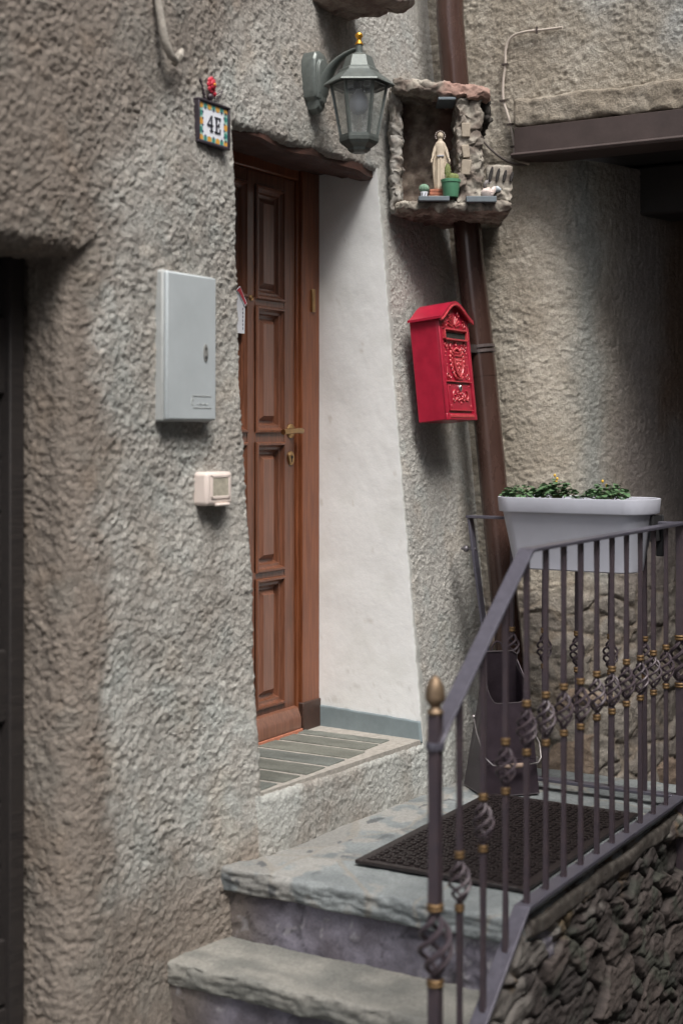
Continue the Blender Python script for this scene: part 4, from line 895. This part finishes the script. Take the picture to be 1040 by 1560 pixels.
b = MB(); b.box(-.034, .039, -.0352, -.033, .028, .078); b.build('name_card', M['bell_card'], db, world=False)
b = MB(); b.box(-.020, .040, -.042, -.026, .0, .008); b.build('release_tab', M['cream_plastic'], db, bevel=.003, world=False)

hn = thing('house_number', 'glazed house number tile 4E in an iron frame with a red flower on top', 'sign', (3.272, 2.376, 2.800), rad(0))
b = MB()
for bx in ((-.075, .075, -.003, .004), (-.075, .075, .112, .119), (-.075, -.068, .004, .112), (.068, .075, .004, .112)): b.box(bx[0], bx[1], -.034, -.004, bx[2], bx[3])
b.box(-.077, .077, -.006, .0, -.005, .121)
b.build('frame', mat('dark_sign_frame', (.055, .045, .055), .45, .4, .3, 60, .2), hn, bevel=.002, world=False)
b = MB(); b.box(-.068, .068, -.028, -.01, .004, .112); ti = b.build('tile', M['tile_white'], hn, world=False)
b = MB(); ty = -.0285
def disc(b, x, z, r, y, n=14, sx=1): b.lathe  # placeholder to keep the drawing helpers together
def disc(b, x, z, r, y, n=14, sx=1, sz=1):
    b.add([(x + sx * r * math.cos(2 * math.pi * k / n), y, z + sz * r * math.sin(2 * math.pi * k / n)) for k in range(n)], [tuple(range(n))])
bd_ = MB()
bd_.k = 0
for bx in ((-.068, .068, .004, .020), (-.068, .068, .096, .112), (-.068, -.050, .020, .096), (.050, .068, .020, .096)): bd_.add([(bx[0], ty, bx[2]), (bx[1], ty, bx[2]), (bx[1], ty, bx[3]), (bx[0], ty, bx[3])], [(0, 1, 2, 3)])
pos = [(-.058 + .0387 * k, .012) for k in range(4)] + [(-.058 + .0387 * k, .104) for k in range(4)] + [(-.058, .058), (.058, .058), (-.058, .037 + .0), (.058, .079)][:2]
bd_.k = 1
for x, z in pos: disc(bd_, x, z, .0098, ty - .0006)
bd_.k = 2
for k in range(3):
    for z in (.012, .104): disc(bd_, -.0387 + .0387 * k, z, .0062, ty - .0006)
for z in (.035, .081):
    for x in (-.058, .058): disc(bd_, x, z, .0075, ty - .0006)
bd_.k = 3
for k in range(4):
    for z, s in ((.0195, 1), (.0965, -1)): disc(bd_, -.058 + .0387 * k + .019 * (k < 3), z, .004, ty - .0009)
    disc(bd_, -.051, .030 + .018 * k, .0035, ty - .0009); disc(bd_, .051, .030 + .018 * k, .0035, ty - .0009)
for bx in ((-.068, .068, .004, .0065), (-.068, .068, .1095, .112), (-.068, -.0655, .004, .112), (.0655, .068, .004, .112)): bd_.add([(bx[0], ty - .0012, bx[2]), (bx[1], ty - .0012, bx[2]), (bx[1], ty - .0012, bx[3]), (bx[0], ty - .0012, bx[3])], [(0, 1, 2, 3)])
bd_.build('painted_border', [M['mint'], M['orange'], M['teal'], M['navy']], ti, world=False)
g = MB()
def gp(*pp_): g.prism([(x, z) for x, z in pp_], ty - .002, ty + .001)
g.box(-.014, -.008, ty - .002, ty + .001, .033, .082)                            # 4: stem
gp((-.014, .082), (-.0105, .082), (-.0285, .053), (-.033, .053)); g.box(-.033, -.003, ty - .002, ty + .001, .048, .0535); g.box(-.019, -.003, ty - .002, ty + .001, .032, .036)
g.box(.012, .019, ty - .002, ty + .001, .032, .082); g.box(.006, .036, ty - .002, ty + .001, .0785, .082); g.box(.006, .036, ty - .002, ty + .001, .032, .036); g.box(.019, .030, ty - .002, ty + .001, .0555, .059)
g.box(.0335, .037, ty - .002, ty + .001, .070, .082); g.box(.0335, .037, ty - .002, ty + .001, .032, .046); g.box(.028, .031, ty - .002, ty + .001, .051, .064)
g.v = [(x * .88, y, .058 + (z - .057) * .88) for x, y, z in g.v]
g.build('number_lettering', mat('ink', (.035, .035, .05), .4), ti, world=False)
b = MB()
for k in range(8):
    a = rad(45 * k); b.ball((.0125 * math.cos(a), -.022, .168 + .0155 * math.sin(a)), .0085, 8, (1, .55, 1), 6)
for k in range(5):
    a = rad(72 * k + 20); b.ball((.006 * math.cos(a), -.028, .168 + .007 * math.sin(a)), .0065, 8, (1, .6, 1), 6)
b.ball((.014, -.022, .146), .008, 8, (1, .6, 1), 6)
fw = b.build('flower', M['flower_red'], hn, smooth=True, world=False)
b = MB(); b.ball((0, -.033, .168), .004, 8); b.build('flower_centre', M['orange'], fw, smooth=True, world=False)
b = MB(); b.ball((.0, -.018, .136), .011, 10, (1, .8, .9)); b.tube([(-.0, -.018, .124), (0, -.018, .15)], .004, 6)
pts = [(.022, -.016, .140), (.026, -.014, .128), (.036, -.014, .130), (.05, -.014, .146), (.066, -.014, .166)]
b.tube(pts, .0013, 5); b.tube([(.022, -.016, .140), (.035, -.014, .150), (.05, -.014, .158), (.066, -.014, .166)], .0013, 5)
for k in range(7): x = .028 + .0055 * k; b.tube([(x, -.014, .142 + .0028 * k), (x + .005, -.014, .129 + .0045 * k)], .0010, 4)
for k in range(5): b.tube([(-.014 - .005 * k, -.012, .126 + .011 * k), (-.022 - .005 * k, -.012, .134 + .011 * k)], [.0045, .003], 6)
b.build('wire_leaf', M['iron'], hn, smooth=True, world=False)

# small hanging sign on the door
sg = thing('door_sign', 'small white and red notice hanging on the door beside the peephole', 'sign', (3.828, 2.652, 2.322))
sg.scale = (.78, 1, .9)
b = MB(); b.prism([(-.02, 0), (.045, 0), (.050, .118), (-.02, .150)], -.004, 0); b.build('notice', M['sign_white'], sg, world=False, bevel=.0008)
b = MB(); b.prism([(-.02, .150), (.005, .168), (.055, .110), (.040, .098), (.0, .140)], -.008, -.004); b.k = 1; b.prism([(-.02, .152), (.004, .164), (.049, .110), (.040, .103), (.0, .142)], -.0092, -.0081); b.build('red_band', [M['sign_white'], M['sign_red']], sg, world=False)
b = MB()
for k in range(6): b.box(.028, .034, -.0052, -.0041, .014 + .014 * k, .022 + .014 * k)
b.build('printed_strokes', mat('grey_print', (.25, .26, .3), .6), sg, world=False)

# ============================================================ PLANTER ON THE FAR RAIL
pt = thing('railing_planter', 'pale grey oval plastic planter hooked over the far railing', 'planter', (4.485, 1.750, 1.552))
def stad(L, R, z, n=12):
    out = []
    for s, c0 in ((1, L), (-1, -L)):
        for k in range(n + 1):
            a = (-90 + 180 * k / n) * s if s == 1 else 90 + 180 * k / n; a = rad(-90 + 180 * k / n + (0 if s == 1 else 180)); out.append((R * math.sin(a) * -1 if False else R * math.sin(a), c0 + R * math.cos(a) * (1 if False else 1) * 1.0, z))
    return out
def stad(L, R, z, n=12):
    out = []
    for k in range(n + 1): a = math.pi * k / n; out.append((R * math.cos(a), L + R * .62 * math.sin(a), z))
    for k in range(n + 1): a = math.pi + math.pi * k / n; out.append((R * math.cos(a), -L + R * .62 * math.sin(a), z))
    return out
b = MB()
Lh = .193
b.loft([stad(Lh - .030, .072, .0), stad(Lh - .026, .078, .004), stad(Lh - .002, .101, .186), stad(Lh, .103, .190), stad(Lh, .1165, .190), stad(Lh + .001, .1180, .194), stad(Lh + .003, .1200, .232), stad(Lh + .003, .1195, .237), stad(Lh, .1140, .238), stad(Lh - .002, .1110, .236), stad(Lh - .005, .104, .212)], cap=False)
pb_ = b.build('box', M['planter'], pt, smooth=True, world=False)
b = MB(); b.add(stad(Lh - .03, .072, .0), [tuple(range(26))]); b.build('base', M['planter'], pt, world=False)
b = MB(); b.loft([stad(Lh - .004, .105, .208), stad(Lh - .006, .104, .213)]); b.build('soil', M['soil'], pt, world=False)
b = MB(); b.box(-.02, .06, -.262, -.250, .10, .185); b.box(.055, .065, -.27, -.245, .05, .185); b.build('rail_hook', M['black'], pt, bevel=.003, world=False)
def plant(x, y, z, n, R, Hh, label, nfl):
    t = thing('potted_plant', label, 'plant', (x, y, z), 0, 'seedlings in the planter')
    b = MB(); rg = random.Random(int(x * 1000 + y * 777))
    s_ = MB()
    for i in range(n):
        a = rg.random() * 6.283; rr = R * math.sqrt(rg.random()); hh = Hh * (1 - .55 * (rr / R) ** 2) * (.35 + .65 * rg.random()); c_ = Vector((rr * math.cos(a) * .8, rr * math.sin(a) * 1.25, hh))
        dv = Vector((math.cos(a + rg.uniform(-.8, .8)), math.sin(a + rg.uniform(-.8, .8)), rg.uniform(-.35, .55))).normalized(); sd_ = dv.cross(Vector((rg.uniform(-.3, .3), rg.uniform(-.3, .3), 1))).normalized(); L_ = rg.uniform(.014, .026); Wl = L_ * .42; up = sd_.cross(dv)
        pts = []
        for tt, ww in ((0, .12), (.25, .75), (.45, 1), (.6, .78), (.75, .85), (.9, .5)): pts.append((tt, ww))
        vs = []
        for tt, ww in pts: 
            dr_ = -up * (.25 * L_ * tt * tt)
            vs += [tuple(c_ + dv * L_ * tt - sd_ * Wl * ww + up * .12 * L_ * ww + dr_), tuple(c_ + dv * L_ * tt + dr_), tuple(c_ + dv * L_ * tt + sd_ * Wl * ww + up * .12 * L_ * ww + dr_)]
        fs = []
        for k in range(5): q_ = 3 * k; fs += [(q_, q_ + 1, q_ + 4, q_ + 3), (q_ + 1, q_ + 2, q_ + 5, q_ + 4)]
        b.add(vs, fs)
        if i % 3 == 0: s_.tube([(c_.x * .25, c_.y * .25, -.012), tuple(c_ * .6), tuple(c_)], [.0014, .001, .0007], 4)
    b.build('foliage', M['leaf'], t, world=False); s_.build('stem', mat('stem_green', (.12, .16, .06), .6), t, world=False)
    if nfl:
        b = MB()
        for k in range(nfl): b.ball((rg.uniform(-.008, .008), rg.uniform(-.012, .012), Hh * (.85 + .45 * k / nfl)), .0045, 6, (1, 1, 1.2), 5)
        s2 = b.build('flower_bud', M['yellow'], t, smooth=True, world=False)
plant(4.455, 1.935, 1.778, 150, .050, .050, 'low bushy green seedling at the left end of the planter', 0)
plant(4.50, 1.885, 1.778, 40, .035, .045, 'small sparse seedling behind the left bushy one in the planter', 0)
plant(4.462, 1.815, 1.778, 170, .046, .072, 'taller seedling with yellow buds in the middle of the planter', 3)
plant(4.47, 1.715, 1.780, 14, .03, .020, 'tiny creeping sprig between middle and right seedlings', 0)
plant(4.452, 1.640, 1.778, 170, .055, .062, 'bushy seedling with an orange bud at the right end of the planter', 2)

# ============================================================ DOORMAT
dm = thing('doormat', 'black rubber doormat with a raised honeycomb pattern on the landing', 'doormat', (3.905, 1.752, .806))
b = MB(); b.box(-.436, .436, -.254, .254, 0, .007); b.build('backing', M['rubber'], dm, bevel=.003, world=False)
b = MB()
for bx in ((-.437, .437, -.256, -.232), (-.437, .437, .232, .256), (-.437, -.415, -.232, .232), (.415, .437, -.232, .232)): b.box(bx[0], bx[1], bx[2], bx[3], .0005, .011)
b.build('border', M['rubber'], dm, bevel=.002, world=False)
b = MB(); nx, ny = 32, 17
for i in range(nx):
    for j in range(ny):
        cx_ = -.400 + i * .0258 + (.0129 if j % 2 else 0); cy_ = -.216 + j * .027
        if cx_ > .405: continue
        for k in range(6):
            a0, a1 = rad(60 * k + 30), rad(60 * k + 90)
            if k in (0, 1, 2) or random.random() < .25:
                p = (cx_ + .0125 * math.cos(a0), cy_ + .0125 * math.sin(a0)); q = (cx_ + .0125 * math.cos(a1), cy_ + .0125 * math.sin(a1)); b.bar((p[0], p[1], .010), (q[0], q[1], .010), .008, .0055)
        b.box(cx_ - .004, cx_ + .004, cy_ - .004, cy_ + .004, .005, .0125)
b.build('raised_pattern', M['rubber'], dm, world=False)

# ============================================================ COAL HOD
ch = thing('coal_hod', 'dark metal coal scuttle with wire bail handle standing in the landing corner', 'coal scuttle', (4.447, 2.008, .806), rad(-43))
s_ = .095; top_f = .300; top_b = .465
def sheet(b, poly, th):                             # flat polygon given thickness
    ps = [Vector(p) for p in poly]; n = (ps[1] - ps[0]).cross(ps[2] - ps[0]).normalized() * th; k = len(ps)
    b.add([tuple(p) for p in ps] + [tuple(p + n) for p in ps], [tuple(range(k)), tuple(reversed(range(k, 2 * k)))] + [(j, j + k, (j + 1) % k + k, (j + 1) % k) for j in range(k)])
def lt(z, x0, x1): return x0 + (x1 - x0) * z / top_b
FL = lambda z: (lt(z, -s_, -.068), lt(z, -s_, -.050), z)      # front left edge
FR = lambda z: (lt(z, s_, .062), lt(z, -s_, -.050), z)
BL = lambda z: (lt(z, -s_, -.060), lt(z, s_, -.015), z)
BR = lambda z: (lt(z, s_, .050), lt(z, s_, -.015), z)
b = MB()
notch = []
for k in range(13):
    t = k / 12; x = FL(top_f)[0] + (FR(top_f)[0] - FL(top_f)[0]) * t; e = max(0, 1 - min(t, 1 - t) / .22); z = top_f + .055 * e ** 2
    notch.append((x, FL(z)[1], z))
sheet(b, [FL(0), FR(0)] + list(reversed(notch)), .002); b.build('front_plate', M['hod'], ch, world=False)
b = MB(); sheet(b, [BL(0), FL(0), FL(.355), BL(top_b)], .002); b.build('side_plate', M['hod'], ch, world=False)
b = MB(); sheet(b, [FR(0), BR(0), BR(top_b - .03), FR(.355)], .002); b.build('side_plate', M['hod'], ch, world=False)
b = MB(); sheet(b, [BR(0), BL(0), BL(top_b), (BR(top_b)[0] - .018, BR(top_b)[1], top_b), BR(top_b - .012), BR(top_b - .05)], .002); b.build('back_plate', M['hod'], ch, world=False)
b = MB(); sheet(b, [FL(.004), FR(.004), BR(.004), BL(.004)], .002); b.build('base_plate', M['hod'], ch, world=False)
b = MB(); b.tube([(p[0], p[1] - .001, p[2]) for p in notch], .0022, 6); b.tube([BL(top_b), (BR(top_b)[0] - .018, BR(top_b)[1], top_b), BR(top_b - .012), BR(top_b - .05), FR(.36)], .0022, 6); b.tube([FL(.0), FL(.36)], .0016, 6); b.tube([FR(.0), FR(.36)], .0016, 6)
b.tube([FL(.002), FR(.002)], .003, 6); b.tube([FL(.002), BL(.002)], .003, 6); b.build('rolled_rim', mat('hod_edge_metal', (.16, .14, .15), .35, .7, .2, 60), ch, smooth=True, world=False)
b = MB()
for z in (.104, .118): 
    p, q = FL(z), FR(z); b.tube([(p[0] + .003, p[1] - .001, z), (q[0] - .003, q[1] - .001, z)], .0026, 6); p, q = FL(z), BL(z); b.tube([(p[0] - .001, p[1], z), (q[0] - .001, q[1], z)], .0026, 6)
b.build('ridge', M['hod'], ch, smooth=True, world=False)
pl_ = (-.095, .010, .245); pr_ = (.092, .0, .215)
b = MB(); b.tube(cat3 if False else [pl_, (-.100, -.03, .20), (-.094, -.085, .13), (-.075, -.112, .108), (-.035, -.118, .104)], .0024, 6)
b.tube([(.035, -.118, .104), (.085, -.110, .106), (.100, -.10, .12), (.112, -.06, .16), (.104, -.02, .20), pr_], .0024, 6)
b.ball(pl_, .008, 10); b.ball(pr_, .008, 10); b.tube([(.083, -.104, .10), (.083, -.108, .125)], .004, 6)
b.build('bail_handle', M['wire'], ch, smooth=True, world=False)
b = MB(); b.tube([(-.040, -.118, .104), (-.02, -.118, .103), (.02, -.118, .103), (.040, -.118, .104)], [.006, .009, .009, .006], 12); b.build('wooden_grip', mat('worn_grip_wood', (.24, .17, .13), .6, 0, .3, 60), ch, smooth=True, world=False)
b = MB(); b.tube([(-.018 + .0 + .022 * math.cos(rad(a)), BL(top_b)[1] + .004, top_b - .004 + .036 * math.sin(rad(a))) for a in range(0, 181, 15)], .003, 6); b.build('hanging_loop', M['hod'], ch, smooth=True, world=False)
